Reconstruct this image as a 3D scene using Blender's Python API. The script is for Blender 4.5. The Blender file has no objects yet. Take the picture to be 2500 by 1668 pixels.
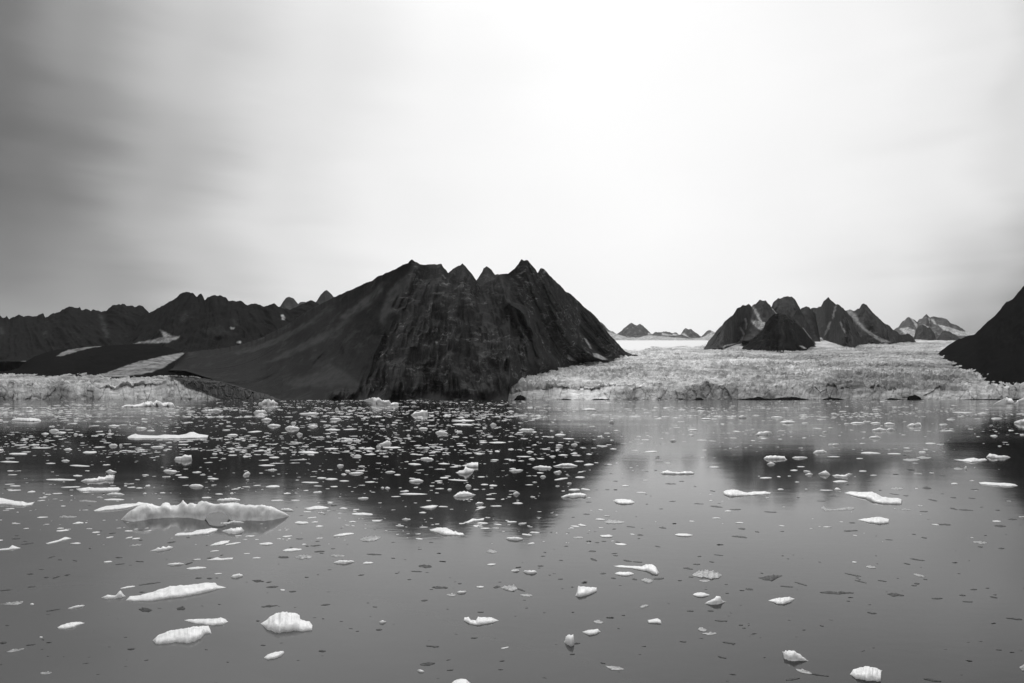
import bpy, math, random
import numpy as np

# ------------------------------------------------------------------ set-up
SC = bpy.context.scene
COL = SC.collection
F = 1667.0            # focal length in photo pixels (24 mm on a 36 mm sensor, 2500 px wide)
CX, HY = 1250.0, 971.0    # principal column, horizon row of the photograph
H = 8.0               # eye height above the water, a ship's deck
rng = np.random.default_rng(7)

# ------------------------------------------------------------------ noise
_perm = np.random.default_rng(3).permutation(256).astype(np.int64)
_perm = np.concatenate([_perm, _perm, _perm])
_g3 = np.random.default_rng(5).normal(size=(256, 3)); _g3 /= np.linalg.norm(_g3, axis=1)[:, None]

def perlin(x, y, z=0.0, seed=0):
    x, y, z = np.broadcast_arrays(np.asarray(x, float), np.asarray(y, float), np.asarray(z, float) + seed * 17.37)
    xi, yi, zi = np.floor(x).astype(np.int64), np.floor(y).astype(np.int64), np.floor(z).astype(np.int64)
    xf, yf, zf = x - xi, y - yi, z - zi
    u, v, w = [t * t * t * (t * (t * 6 - 15) + 10) for t in (xf, yf, zf)]
    out = 0
    for dx in (0, 1):
        for dy in (0, 1):
            for dz in (0, 1):
                h = _perm[_perm[_perm[(xi + dx) & 255] + ((yi + dy) & 255)] + ((zi + dz) & 255)]
                g = _g3[h]
                d = g[..., 0] * (xf - dx) + g[..., 1] * (yf - dy) + g[..., 2] * (zf - dz)
                out = out + d * (u if dx else 1 - u) * (v if dy else 1 - v) * (w if dz else 1 - w)
    return out * 1.5

def fbm(x, y, z=0.0, seed=0, octs=4, gain=0.5):
    a, s, o = 1.0, 1.0, 0
    for i in range(octs):
        o = o + a * perlin(np.asarray(x) * s, np.asarray(y) * s, np.asarray(z) * s, seed + i * 3)
        a *= gain; s *= 2.03
    return o

def ridged(x, y, seed=0, octs=4, gain=0.5):
    a, s, o, n = 1.0, 1.0, 0, 0
    for i in range(octs):
        o = o + a * (1 - np.minimum(1, 2.0 * np.abs(perlin(np.asarray(x) * s, np.asarray(y) * s, 0, seed + i * 5))))
        n += a; a *= gain; s *= 2.07
    return o / n

def worley(x, y, seed=0):
    """F1, F2 and a random value of the nearest cell."""
    xi, yi = np.floor(x).astype(np.int64), np.floor(y).astype(np.int64)
    f1 = np.full(x.shape, 9.0); f2 = np.full(x.shape, 9.0); val = np.zeros(x.shape)
    rr = np.random.default_rng(100 + seed).random((768, 3))
    for dx in (-1, 0, 1):
        for dy in (-1, 0, 1):
            h = _perm[_perm[(xi + dx) & 255] + ((yi + dy) & 255)] + seed % 200
            p = rr[h]
            d = np.hypot(xi + dx + p[..., 0] - x, yi + dy + p[..., 1] - y)
            near = d < f1
            f2 = np.where(near, f1, np.minimum(f2, d))
            val = np.where(near, p[..., 2], val)
            f1 = np.where(near, d, f1)
    return f1, f2, val

def sstep(a, b, x):
    t = np.clip((np.asarray(x, float) - a) / (b - a), 0, 1)
    return t * t * (3 - 2 * t)

def inpoly(px, py, poly):
    c = np.zeros(px.shape, bool)
    n = len(poly)
    for i in range(n):
        x1, y1 = poly[i]; x2, y2 = poly[(i + 1) % n]
        if y1 == y2:
            continue
        cond = ((y1 > py) != (y2 > py)) & (px < (x2 - x1) * (py - y1) / (y2 - y1) + x1)
        c ^= cond
    return c

def blur(m, n=1):
    for _ in range(n):
        p = np.pad(m, 1, mode='edge')
        m = (p[:-2, 1:-1] + p[2:, 1:-1] + p[1:-1, :-2] + p[1:-1, 2:] + 2 * p[1:-1, 1:-1]) / 6
    return m

# ------------------------------------------------------------------ objects
def tag(o, label=None, cat=None, group=None, kind=None):
    if label: o['label'] = label
    if cat: o['category'] = cat
    if group: o['group'] = group
    if kind: o['kind'] = kind
    return o

def new_mesh(name, co, quads, mat, tris=None, attrs=None, smooth=True):
    me = bpy.data.meshes.new(name)
    co = np.asarray(co, np.float32)
    nq = len(quads); nt = 0 if tris is None else len(tris)
    me.vertices.add(len(co)); me.vertices.foreach_set('co', co.ravel())
    loops = np.asarray(quads, np.int32).ravel()
    starts = np.arange(nq) * 4
    if nt:
        loops = np.concatenate([loops, np.asarray(tris, np.int32).ravel()])
        starts = np.concatenate([starts, nq * 4 + np.arange(nt) * 3])
    me.loops.add(len(loops)); me.loops.foreach_set('vertex_index', loops.astype(np.int32))
    me.polygons.add(nq + nt); me.polygons.foreach_set('loop_start', starts.astype(np.int32))
    me.polygons.foreach_set('use_smooth', np.full(nq + nt, smooth))
    for k, v in (attrs or {}).items():
        a = me.attributes.new(k, 'FLOAT', 'POINT'); a.data.foreach_set('value', np.asarray(v, np.float32).ravel())
    me.update(calc_edges=True); me.validate()
    me.materials.append(mat)
    o = bpy.data.objects.new(name, me); COL.objects.link(o)
    return o

def grid_quads(nr, nc):
    i = np.arange(nr * nc).reshape(nr, nc)
    return np.stack([i[:-1, :-1], i[:-1, 1:], i[1:, 1:], i[1:, :-1]], -1).reshape(-1, 4)

# ------------------------------------------------------------------ materials
class N:
    def __init__(self, name):
        self.m = bpy.data.materials.new(name); self.m.use_nodes = True
        self.t = self.m.node_tree; self.t.nodes.clear()
        self.out = self.t.nodes.new('ShaderNodeOutputMaterial')
    def n(self, typ, **kw):
        nd = self.t.nodes.new('ShaderNode' + typ)
        for k, v in kw.items():
            if k.startswith('i_'):
                nd.inputs[k[2:].replace('_', ' ')].default_value = v
            else:
                setattr(nd, k, v)
        return nd
    def l(self, a, b): self.t.links.new(a, b)
    def math(self, op, a, b=None, c=None, clamp=False):
        nd = self.n('Math', operation=op, use_clamp=clamp)
        for i, v in enumerate((a, b, c)):
            if v is None: continue
            if isinstance(v, (int, float)): nd.inputs[i].default_value = v
            else: self.l(v, nd.inputs[i])
        return nd.outputs[0]
    def remap(self, v, a, b, c=0.0, d=1.0):
        nd = self.n('MapRange', clamp=True)
        self.l(v, nd.inputs[0])
        for i, x in zip((1, 2, 3, 4), (a, b, c, d)): nd.inputs[i].default_value = x
        return nd.outputs[0]
    def mixf(self, f, a, b):
        nd = self.n('Mix', data_type='FLOAT')
        for i, v in zip((0, 2, 3), (f, a, b)):
            if isinstance(v, (int, float)): nd.inputs[i].default_value = v
            else: self.l(v, nd.inputs[i])
        return nd.outputs[0]
    def noise(self, vec, scale, detail=4, rough=0.55, dist=0.0):
        nd = self.n('TexNoise'); nd.inputs['Scale'].default_value = scale; nd.inputs['Detail'].default_value = detail
        nd.inputs['Roughness'].default_value = rough; nd.inputs['Distortion'].default_value = dist
        if vec is not None: self.l(vec, nd.inputs['Vector'])
        return nd.outputs[0]
    def coord(self, scale=(1, 1, 1), rot=(0, 0, 0)):
        tc = self.n('TexCoord'); mp = self.n('Mapping')
        mp.inputs['Scale'].default_value = scale; mp.inputs['Rotation'].default_value = rot
        self.l(tc.outputs['Object'], mp.inputs['Vector']); return mp.outputs[0]
    def attr(self, name):
        return self.n('Attribute', attribute_name=name).outputs['Fac']
    def grey(self, v):
        nd = self.n('CombineColor')
        for i in range(3): self.l(v, nd.inputs[i])
        return nd.outputs[0]

def rock_mat(name, base=0.045, light=0.09, scree=0.085, ledges=1.0, chutes=0.25):
    k = N(name)
    c = k.coord()
    big = k.noise(c, 0.012, 5, 0.6)
    v = k.remap(big, 0.3, 0.7, base * 0.7, base * 1.25)
    v = k.math('MULTIPLY', v, k.mixf(k.attr('rough'), 0.46, 1.25))
    fine = k.noise(c, 0.09, 5, 0.65)
    v = k.math('MULTIPLY', v, k.remap(fine, 0.25, 0.75, 0.65, 1.35))
    if ledges:
        st = k.noise(k.coord((0.018, 0.018, 0.055), (0, 0.3, 0)), 1.0, 7, 0.68, 0.9)
        reg = k.noise(c, 0.0075, 3, 0.5)
        fl = k.math('MULTIPLY', k.remap(st, 0.50, 0.62), k.remap(reg, 0.40, 0.58), clamp=True)
        fl = k.math('MULTIPLY', fl, k.attr('rough'))
        v = k.mixf(k.math('MULTIPLY', fl, ledges * 0.8), v, light * 2.0)
        tip = k.math('MULTIPLY', k.remap(st, 0.60, 0.68), k.remap(reg, 0.44, 0.60))
        v = k.mixf(k.math('MULTIPLY', tip, k.attr('rough')), v, 0.30 * ledges)
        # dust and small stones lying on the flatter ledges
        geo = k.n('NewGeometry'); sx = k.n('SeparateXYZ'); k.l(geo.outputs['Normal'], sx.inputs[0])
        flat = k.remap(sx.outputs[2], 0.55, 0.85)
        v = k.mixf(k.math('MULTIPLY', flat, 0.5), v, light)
    streak = k.noise(k.coord((0.03, 0.03, 0.006)), 1.0, 5, 0.6)
    scr = k.math('MULTIPLY', k.attr('scree'), k.remap(streak, 0.3, 0.6, 0.25, 1.0))
    chute = k.noise(k.coord((0.016, 0.016, 0.0028), (0, 0.12, 0)), 1.0, 5, 0.6, 0.5)
    scr = k.math('MAXIMUM', scr, k.math('MULTIPLY', k.remap(chute, 0.54, 0.68), chutes))
    v = k.mixf(scr, v, scree)
    sn = k.noise(k.coord((0.006, 0.03, 0.03), (0, 0, 0.35)), 1.0, 6, 0.6)
    snf = k.math('MULTIPLY', k.attr('snow'), k.remap(k.noise(k.coord((.02, .02, .05), (0, .5, 0)), 1.0, 6, .65, 1.0), .36, .54, .35, 1.0))
    v = k.mixf(snf, v, k.remap(sn, 0.32, 0.62, 0.38, 0.82))
    b = k.n('Bump'); b.inputs['Strength'].default_value = 0.55; b.inputs['Distance'].default_value = 4.0
    k.l(k.noise(c, 0.16, 7, 0.68), b.inputs['Height'])
    p = k.n('BsdfPrincipled'); p.inputs['Roughness'].default_value = 1.0; p.inputs['Specular IOR Level'].default_value = 0.0
    k.l(k.grey(v), p.inputs['Base Color']); k.l(b.outputs[0], p.inputs['Normal'])
    k.l(p.outputs[0], k.out.inputs[0])
    return k.m

def glacier_mat(name, lo=0.34, hi=0.68):
    k = N(name)
    c = k.coord()
    v = k.remap(k.noise(c, 0.014, 5, 0.6), 0.32, 0.68, lo, hi)
    v = k.math('MULTIPLY', v, k.remap(k.noise(c, 0.05, 6, 0.7), 0.3, 0.7, 0.72, 1.2))
    band = k.noise(k.coord((0.008, 0.016, 0.03), (0, 0, .25)), 1.0, 7, 0.66, 1.6)
    v = k.math('MULTIPLY', v, k.remap(band, 0.36, 0.60, 0.66, 1.18))
    v = k.math('MULTIPLY', v, k.remap(k.noise(k.coord((.0016, .0024, .002)), 1.0, 4, 0.55, .8), 0.36, 0.60, 0.62, 1.15))
    v = k.mixf(k.attr('snow'), v, 0.88)
    dl = k.remap(k.noise(k.coord((.004, .004, .012), (0, 0, .3)), 1.0, 5, .6, 1.2), .35, .6, .35, 1.0)
    v = k.math('MULTIPLY', v, k.math('SUBTRACT', 1.0, k.math('MULTIPLY', k.attr('dirt'), dl)))
    dn = k.noise(c, 0.06, 6, 0.65)
    deb = k.math('MULTIPLY', k.attr('debris'), k.remap(dn, 0.16, 0.36))
    v = k.mixf(deb, v, 0.02)
    b = k.n('Bump'); b.inputs['Strength'].default_value = 0.5; b.inputs['Distance'].default_value = 2.0
    k.l(k.noise(c, 0.25, 6, 0.65), b.inputs['Height'])
    p = k.n('BsdfPrincipled'); p.inputs['Roughness'].default_value = 0.7; p.inputs['Specular IOR Level'].default_value = 0.2
    k.l(k.grey(v), p.inputs['Base Color']); k.l(b.outputs[0], p.inputs['Normal'])
    k.l(p.outputs[0], k.out.inputs[0])
    return k.m

def ice_mat(name, lo, hi, rough=0.5, sss=0.0, spec=0.4, trans=0.0, scale=2.0):
    k = N(name)
    c = k.coord()
    v = k.remap(k.noise(c, scale, 6, 0.65, 0.8), 0.34, 0.58, lo, hi)
    b = k.n('Bump'); b.inputs['Strength'].default_value = 0.45; b.inputs['Distance'].default_value = 0.05
    k.l(k.noise(c, scale * 4, 5, 0.6), b.inputs['Height'])
    p = k.n('BsdfPrincipled'); p.inputs['Roughness'].default_value = rough; p.inputs['Specular IOR Level'].default_value = spec
    if sss:
        p.inputs['Subsurface Weight'].default_value = sss
        p.inputs['Subsurface Radius'].default_value = (0.35, 0.35, 0.35)
        p.inputs['Subsurface Scale'].default_value = 1.0
    if trans:
        p.inputs['Transmission Weight'].default_value = trans; p.inputs['IOR'].default_value = 1.31
    k.l(k.grey(v), p.inputs['Base Color']); k.l(b.outputs[0], p.inputs['Normal'])
    k.l(p.outputs[0], k.out.inputs[0])
    return k.m

def water_mat():
    k = N('fjord_water')
    c = k.coord()
    b1 = k.n('Bump'); b1.inputs['Strength'].default_value = 0.16; b1.inputs['Distance'].default_value = 0.02
    k.l(k.noise(k.coord((1.0, 1.6, 1)), 1.3, 3, 0.5), b1.inputs['Height'])
    b2 = k.n('Bump'); b2.inputs['Strength'].default_value = 0.08; b2.inputs['Distance'].default_value = 0.25
    k.l(k.noise(k.coord((0.06, 0.12, 1)), 1.0, 3, 0.5), b2.inputs['Height']); k.l(b1.outputs[0], b2.inputs['Normal'])
    p = k.n('BsdfPrincipled'); p.inputs['IOR'].default_value = 1.333
    # calm slicks and faintly rippled patches
    k.l(k.remap(k.noise(k.coord((0.004, 0.02, 1)), 1.0, 4, 0.55, 0.6), 0.4, 0.65, 0.05, 0.11), p.inputs['Roughness'])
    # reflected brightness painted into the base colour: a paler tongue at near left
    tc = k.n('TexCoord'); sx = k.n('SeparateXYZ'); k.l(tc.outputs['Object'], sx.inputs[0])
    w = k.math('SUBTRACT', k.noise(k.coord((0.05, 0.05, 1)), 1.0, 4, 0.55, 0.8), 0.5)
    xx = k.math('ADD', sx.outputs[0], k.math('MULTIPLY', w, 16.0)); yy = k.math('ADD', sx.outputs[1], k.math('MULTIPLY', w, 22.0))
    sheen_mask = k.math('MULTIPLY', k.remap(xx, 10.0, -12.0), k.remap(yy, 62.0, 26.0))
    k.l(k.grey(k.mixf(sheen_mask, 0.006, 0.12)), p.inputs['Base Color'])
    k.l(b2.outputs[0], p.inputs['Normal']); k.l(p.outputs[0], k.out.inputs[0])
    return k.m

# ------------------------------------------------------------------ terrain
def zat(py, Y): return H + (HY - np.asarray(py, float)) / F * Y
def c1(pts): return [(x * .3617, 600 + y * .3617) for x, y in pts]
def c2(pts): return [(750 + x * .3617, 600 + y * .3617) for x, y in pts]
def c3(pts): return [(1150 + x * .3617, 700 + y * .3617) for x, y in pts]
def c4(pts): return [(1650 + x * .3617, 660 + y * .3617) for x, y in pts]
def lerp(x, pts):
    p = np.asarray(pts, float); return np.interp(x, p[:, 0], p[:, 1])

Y0 = 2400.0                       # metres to the glacier front and the foot of the mountain
ICE_Z0, ICE_S = 42.0, 0.1125      # height of the glacier's edge, its slope
def ice_z(Y): return ICE_Z0 + (np.minimum(Y, 8300) - Y0) * ICE_S      # a plateau beyond
def ice_Y(py):                    # where the glacier's surface is met at this row
    e = (HY - np.asarray(py, float)) / F
    return np.clip((ICE_Z0 - H - Y0 * ICE_S) / (e - ICE_S + 1e-9), Y0, 16000)

def mountain(name, sky, base, ridgeY, baseY, label, mat, step=2.0, rows=110, p=1.15, gul=(60, 18, 5), lam=(300, 95, 30),
             seed=0, jag=1.0, masks=None, smooth=None, ext=30, zrough=0.022, flat=False, fan=None):
    """A mountain as one sheet of ground: from its foot up to the ridge and down the far side."""
    sky = sorted(sky)
    x0, x1 = sky[0][0] - ext, sky[-1][0] + ext
    px = np.arange(x0, x1 + step, step)
    ys = lerp(px, sky)
    yb = lerp(px, base)
    # the ends run down to the foot
    s = sorted(sky)
    le = np.clip((s[0][0] - px) / max(ext, 1e-6), 0, 1); ri = np.clip((px - s[-1][0]) / max(ext, 1e-6), 0, 1)
    ys = ys + (np.maximum(yb - ys, 0) + 4) * np.maximum(le, ri)
    ys = ys + jag * (1.3 * perlin(px / 9.0, 0.3, 0, seed + 40) + 0.8 * perlin(px / 3.7, 0.7, 0, seed + 41)) * 1.2
    kk = np.ones(15) / 15
    yss = np.convolve(np.pad(ys, 7, mode='edge'), kk, 'valid')
    Yr = lerp(px, ridgeY) if not callable(ridgeY) else ridgeY(px)
    Yb = baseY(px, yb) if callable(baseY) else lerp(px, baseY)
    Yr = np.maximum(Yr, Yb + 60)
    zr = zat(ys, Yr); zb = np.minimum(zat(yb, Yb), zr - 2) - 6
    t = np.linspace(0, 1, rows)[:, None]
    Y = Yb + (Yr - Yb) * t
    zrs = zat(yss, Yr)
    z = zb + (zrs - zb) * t ** p + (zr - zrs) * t ** 9
    PX = np.broadcast_to(px, Y.shape)
    fx = px.mean() if fan is None else fan
    X = (fx + (PX - fx) / (0.72 + 0.75 * (1 - t)) - CX) / F * np.mean(Yr)      # gullies fan out down the fall line
    rough = np.ones(Y.shape)
    PY0 = HY - (z - H) * F / Y
    if smooth:
        j = 14 * fbm(PX / 60, PY0 / 60, 0, seed + 60, 3)
        rough = 1 - blur(inpoly(PX + 2.2 * j, PY0 + j * .8, smooth).astype(float), 22)
    hgt = (zr - zb)
    V = z / 260.0
    wx = 0.24 * fbm(X / lam[0] * 1.3, V * 1.6, 0, seed + 1, 3)
    g0 = ridged(X / lam[0] + wx, V * 0.25, seed + 2, 3)
    g1 = ridged(X / lam[1] + wx * 1.0, V * 0.32 + 3, seed + 3, 4, .6)
    g2 = ridged(X / lam[2] + wx * 1.6, V * 0.85 + 7, seed + 4, 4, .6)
    env = (1 - t) ** 0.55 * sstep(0, 0.10, t) * np.clip(hgt / 260, 0.15, 1.2)
    env = np.broadcast_to(env, Y.shape)
    ra = 0.10 + 0.90 * rough
    d = gul[0] * (g0 - .5) * (0.12 + .88 * rough) + gul[1] * (g1 - .5) * ra + gul[2] * (g2 - .5) * ra
    Y = Y - env * 2.0 * d
    zn = fbm(X / (lam[1] * .5), V * 6, 0, seed + 9, 4) * zrough * hgt * 4 * t * (1 - t) * ra
    # rock steps
    zs = 0.35 * zrough * hgt * np.sin(V * 21 + 6 * fbm(X / 200, V, 0, seed + 12, 2)) * 3 * t * (1 - t) * rough
    z = z + zn + zs
    lim = H + (HY - ys) / F * Y
    z = np.where(t < 0.995, np.minimum(z, lim - 0.006 * hgt * (1 - t)), z)
    # far side
    nb = 8
    tb = np.linspace(0, 1, nb + 1)[1:, None]
    Yk = Yr + tb * np.maximum(hgt * 1.5, 120); zk = zr + (np.minimum(zb, 0) - 20 - zr) * tb ** 1.2
    zk = zk - 10 * np.abs(fbm(X[:1] / 80, tb * 3, 0, seed + 20, 3)) * (1 - tb)
    Y = np.vstack([Y, Yk]); z = np.vstack([z, zk])
    PXa = np.broadcast_to(px, Y.shape)
    at = {}
    PY = HY - (z - H) * F / Y
    for key in ('snow', 'scree'):
        m = np.zeros(Y.shape)
        for item in (masks or {}).get(key, []):
            poly, amt = item if isinstance(item, tuple) and not isinstance(item[0], (int, float)) and isinstance(item[1], (int, float)) else (item, 1.0)
            j = (2.2 if key == 'snow' else 7) * fbm(PXa / 14, PY / 9, 0, seed + 70, 3)
            m = np.maximum(m, amt * blur(inpoly(PXa + j, PY + j * .5, poly).astype(float), 1 if key == 'snow' else 9))
        m[rows:] = 0
        at[key] = m
    at['rough'] = np.vstack([rough, np.ones((nb, len(px)))])
    co = np.stack([(PXa - CX) / F * Y, Y, z], -1).reshape(-1, 3)
    o = new_mesh(name, co, grid_quads(*Y.shape), mat, attrs=at, smooth=not flat)
    return tag(o, label, 'mountain', None, 'structure')

def glacier(name, x0, x1, front_top, label, lo, hi, Yend, zfun, step=1.3, seed=0, amp=13.0, snow=None, debris=None, rows_s=230, leanp=((0, 0), (1, 0)), top_lim=None):
    px = np.arange(x0, x1, step)
    nc = len(px)
    Xf = (px - CX) / F * Y0
    Yf = Y0 + 10 * fbm(Xf / 160, 0.2, 0, seed, 3) + 60
    lean = 16 + 26 * sstep(-.2, .5, fbm(Xf / 130, 0.7, 0, seed + 50, 2)) + 85 * lerp(px, leanp)
    f1, f2, v = worley(Xf / 26.0 + 0.3 * perlin(Xf / 30, 0, 0, seed), np.zeros(nc) + 0.5, seed)
    ztop = zat(lerp(px, front_top), Yf) * (1 + .22 * fbm(Xf / 45, .3, 0, seed + 51, 3) + .22 * (v - .5))
    # cliff
    rc = 34
    tc = np.linspace(0, 1, rc)[:, None]
    zc = -3 + (ztop + 3) * tc
    wob = 5 * perlin(Xf / 30, zc / 30, 0, seed + 8)
    a, b, vc = worley((Xf + wob) / 24.0, (zc + 0.4 * Xf * 0 + wob) / 46.0, seed + 3)
    a2, b2, vc2 = worley((Xf + wob) / 7.5, (zc + wob) / 16.0, seed + 4)
    Yc = Yf + lean * tc ** 1.3 - 14 * (vc - .5) - 4 * (vc2 - .5) + 3.5 * np.exp(-((b - a) / 0.2) ** 2) + 1.5 * np.exp(-((b2 - a2) / 0.2) ** 2)
    Yc = Yc + 4 * fbm(Xf / 18, zc / 24, 0, seed + 6, 3)
    # surface rows, evenly spread over the picture's rows by their distance
    e = np.linspace(0, 1, rows_s)
    Ys1 = np.linspace(Y0 + 70, Yend, 4000)
    pe = zfun(Ys1) / Ys1
    pe = np.maximum.accumulate(pe); pe = (pe - pe[0]) / (pe[-1] - pe[0])
    pe = 0.75 * pe + 0.25 * (Ys1 - Ys1[0]) / (Ys1[-1] - Ys1[0])
    Yrow = np.interp(e, pe, Ys1)[:, None]
    Ysf = Yrow + (Yf - Y0 - 60 + 10 + lean) * np.exp(-(Yrow - Y0) / 300) + np.zeros(nc)
    X = (px - CX) / F * Ysf
    near = np.exp(-(Yrow - Y0) / 1500)
    # crevassed ice: blocks between cracks that run across the flow
    wx, wy = 14 * fbm(X / 70, Ysf / 110, 0, seed + 10, 3), 22 * fbm(X / 70, Ysf / 110, 3, seed + 11, 3)
    sc = 1.0 + (Yrow - Y0) / 2600
    A1, B1, V1 = worley((X + wx) / (62 * sc.mean()), (Ysf + wy) / 58, seed + 12)
    A2, B2, V2 = worley((X + wx * .6) / 30, (Ysf + wy * .6) / 30, seed + 13)
    crack1 = np.exp(-((B1 - A1) / 0.13) ** 2); crack2 = np.exp(-((B2 - A2) / 0.16) ** 2)
    cr = ridged((X + wx * 5) / 190, (Ysf + 0.5 * X + wy * 4) / 90, seed + 14, 3)
    patch = sstep(-0.35, 0.35, fbm(X / 420, Ysf / 420, 0, seed + 15, 3))
    am = amp * (0.35 + 0.65 * patch) * (0.55 + 0.9 * near)
    zz = am * (0.9 * (V1 - .5) - 0.9 * crack1 + 0.4 * (V2 - .5) - 0.4 * crack2 + 1.5 * (cr - .5)) + am * .22 * fbm(X / 16, Ysf / 18, 0, seed + 16, 3)
    zz = zz + 10 * fbm(X / 400, Ysf / 500, 0, seed + 17, 3) * sstep(Y0, Y0 + 500, Yrow)
    lead = np.exp(-(Yrow - Y0 - 70) / 90)
    zs = zfun(Ysf) + zz + (ztop - zfun(Yf + 20)) * lead
    if top_lim: zs = np.minimum(zs, zat(lerp(px, top_lim), Ysf) + .35 * zz)
    snowm = np.zeros(Ysf.shape)
    PX = np.broadcast_to(px, Ysf.shape); PY = HY - (zfun(Ysf) - H) * F / Ysf
    for poly in snow or []:
        j = 4 * fbm(PX / 40, PY / 6, 0, seed + 30, 3)
        snowm = np.maximum(snowm, blur(inpoly(PX + j * 4, PY + j, poly).astype(float), 2))
    zs = zs - zz * np.clip(snowm * 1.3, 0, 1) * .93
    debm = np.zeros((rc + rows_s, nc)); dirt = np.zeros((rc + rows_s, nc))
    Y = np.vstack([Yc, Ysf]); z = np.vstack([zc, zs])
    PXa = np.broadcast_to(px, Y.shape); PYa = HY - (z - H) * F / Y
    for poly in debris or []:
        amt = 1.0
        if isinstance(poly, tuple): poly, amt = poly
        j = 5 * fbm(PXa / 25, PYa / 12, 0, seed + 31, 3)
        if amt < 1: dirt = np.maximum(dirt, amt * blur(inpoly(PXa + j * 4, PYa + j, poly).astype(float), 8))
        else: debm = np.maximum(debm, blur(inpoly(PXa + j * 2, PYa + j, poly).astype(float), 2))
    co = np.stack([(PXa - CX) / F * Y, Y, z], -1).reshape(-1, 3)
    o = new_mesh(name, co, grid_quads(*Y.shape), glacier_mat(name + '_ice', lo, hi),
                 attrs={'snow': np.vstack([np.zeros((rc, nc)), snowm]), 'debris': debm, 'dirt': dirt}, smooth=False)
    return tag(o, label, 'glacier', None, 'structure')

ROCK = rock_mat('dark_rock', 0.042, 0.075, 0.10, 1.3, .3)
ROCK_LEFT = rock_mat('left_range_rock', 0.015, 0.028, 0.09, 0.25, .06)
ROCK_DOME = rock_mat('dome_rock', 0.025, 0.05, 0.12, 0.6, .2)
MORAINE = rock_mat('moraine_till', 0.011, 0.014, 0.02, 0.1)
ROCK_FAR = rock_mat('distant_rock', 0.052, 0.085, 0.19, 0.35, 0.35)
ROCK_BLACK = rock_mat('black_slope', 0.007, 0.011, 0.016, 0.08, 0.5)
ROCK_SNOWY = rock_mat('snowy_rock', 0.095, 0.14, 0.7, 0.3, 0.32)

# central mountain
sky3 = c1([(1250,722),(1450,698),(1600,675),(1750,628),(1850,578),(1960,522),(2060,450),(2130,410)]) + c2([(180,348),(240,322),(300,297),
    (350,273),(400,250),(440,235),(470,207),(495,203),(545,180),(600,155),(650,128),(680,117),(690,102),(710,95),(735,110),(770,130),(800,130),(830,124),
    (880,125),(905,119),(915,140),(925,155),(935,158),(950,185),(985,155),(1020,135),(1038,130),(1045,117),(1065,135),(1090,165),(1110,190),(1130,220),
    (1145,240),(1175,270),(1215,245),(1260,228),(1300,195),(1325,188),(1355,193),(1375,175),(1400,155),(1425,120),(1445,93),(1460,100),(1475,97),
    (1490,100),(1520,135),(1545,165),(1555,183),(1575,150),(1600,157),(1620,180),(1640,205),(1700,260),(1745,310),(1780,325),(1840,385),(1890,430),
    (1940,470),(1970,510),(2000,545),(2040,600),(2080,640),(2110,675),(2150,715)])
base3 = [(400,900),(452,902),(560,935),(610,952),(650,966),(690,975),(740,979),(1225,979),(1240,974),(1246,942),(1256,935),(1293,922),(1336,911),(1361,906),(1383,898),
         (1419,889),(1491,882),(1528,873),(1560,866)]
def baseY3(px, yb):
    return np.where(px < 800, np.interp(px, [400, 452, 600, 690, 760, 800], [3050, 3000, 2640, 2470, 2412, Y0]), np.where(px < 1242, Y0, ice_Y(yb)))
smooth3 = c1([(1200,600),(2350,200),(2350,1200),(1200,1200)]) 
smooth3 = [(400,600),(1000,600)] + c2([(745,175),(690,250),(640,330),(580,430),(520,540),(480,640),(440,760),(380,860),(250,1000),(150,1100)]) + [(400,1050)]
mountain('mountain', sky3, base3, [(452,3250),(816,3150),(1000,2930),(1080,2960),(1170,3080),(1280,3020),(1350,3300),(1420,3650),(1530,4250)], baseY3,
         'big dark central mountain with jagged twin summits above the ice-filled water', ROCK, step=1.8, rows=170, p=1.08,
         gul=(115, 70, 20), lam=(230, 90, 30), fan=1130, seed=3, smooth=smooth3, zrough=0.03, ext=40,
         masks={'scree': [(c2([(530,235),(450,300),(340,390),(210,490),(250,500),(420,405),(500,310)]), .75),
                          (c2([(612,235),(560,300),(520,390),(478,500),(515,545),(580,420),(655,330),(735,200),(720,175)]), .8),
                          (c2([(-300,800),(0,640),(150,570),(280,480),(330,420),(360,420),(280,520),(150,620),(0,690),(-200,780)]), .6),
                          (c1([(1580,722),(1800,650),(2000,560),(2210,425),(2230,425),(2020,585),(1830,680),(1600,735)]), .55),
                          (c1([(1930,930),(2000,900),(2150,850),(2210,790),(2300,830),(2400,900),(2450,950),(2300,940),(2200,965),(2100,945),(2000,960)]), .55),
                          (c2([(1450,780),(1560,690),(1640,790),(1560,820)]), .4)],
                'snow': [c2([(1753,730),(1775,745),(1825,783),(1790,778),(1760,765)]), c2([(1925,725),(1960,728),(2030,768),(1990,770),(1935,750)]),
                         c2([(1870,620),(1890,640),(1925,700),(1905,690)]), c2([(2105,745),(2125,740),(2145,755),(2120,757)]), (c2([(864,646),(880,647),(878,657),(866,656)]), .8)]})
mountain('mountain', c2([(1095,300),(1145,230),(1160,205),(1180,180),(1190,152),(1212,138),(1235,155),(1255,180),(1270,195),(1290,190),(1300,203),(1340,260)]),
         [(0,850),(2500,850)], [(0,5200),(2500,5200)], [(0,4600),(2500,4600)],
         'grey pointed peak showing behind the notch of the central mountain', ROCK_FAR, rows=60, seed=11, step=1.5, ext=60)
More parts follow.
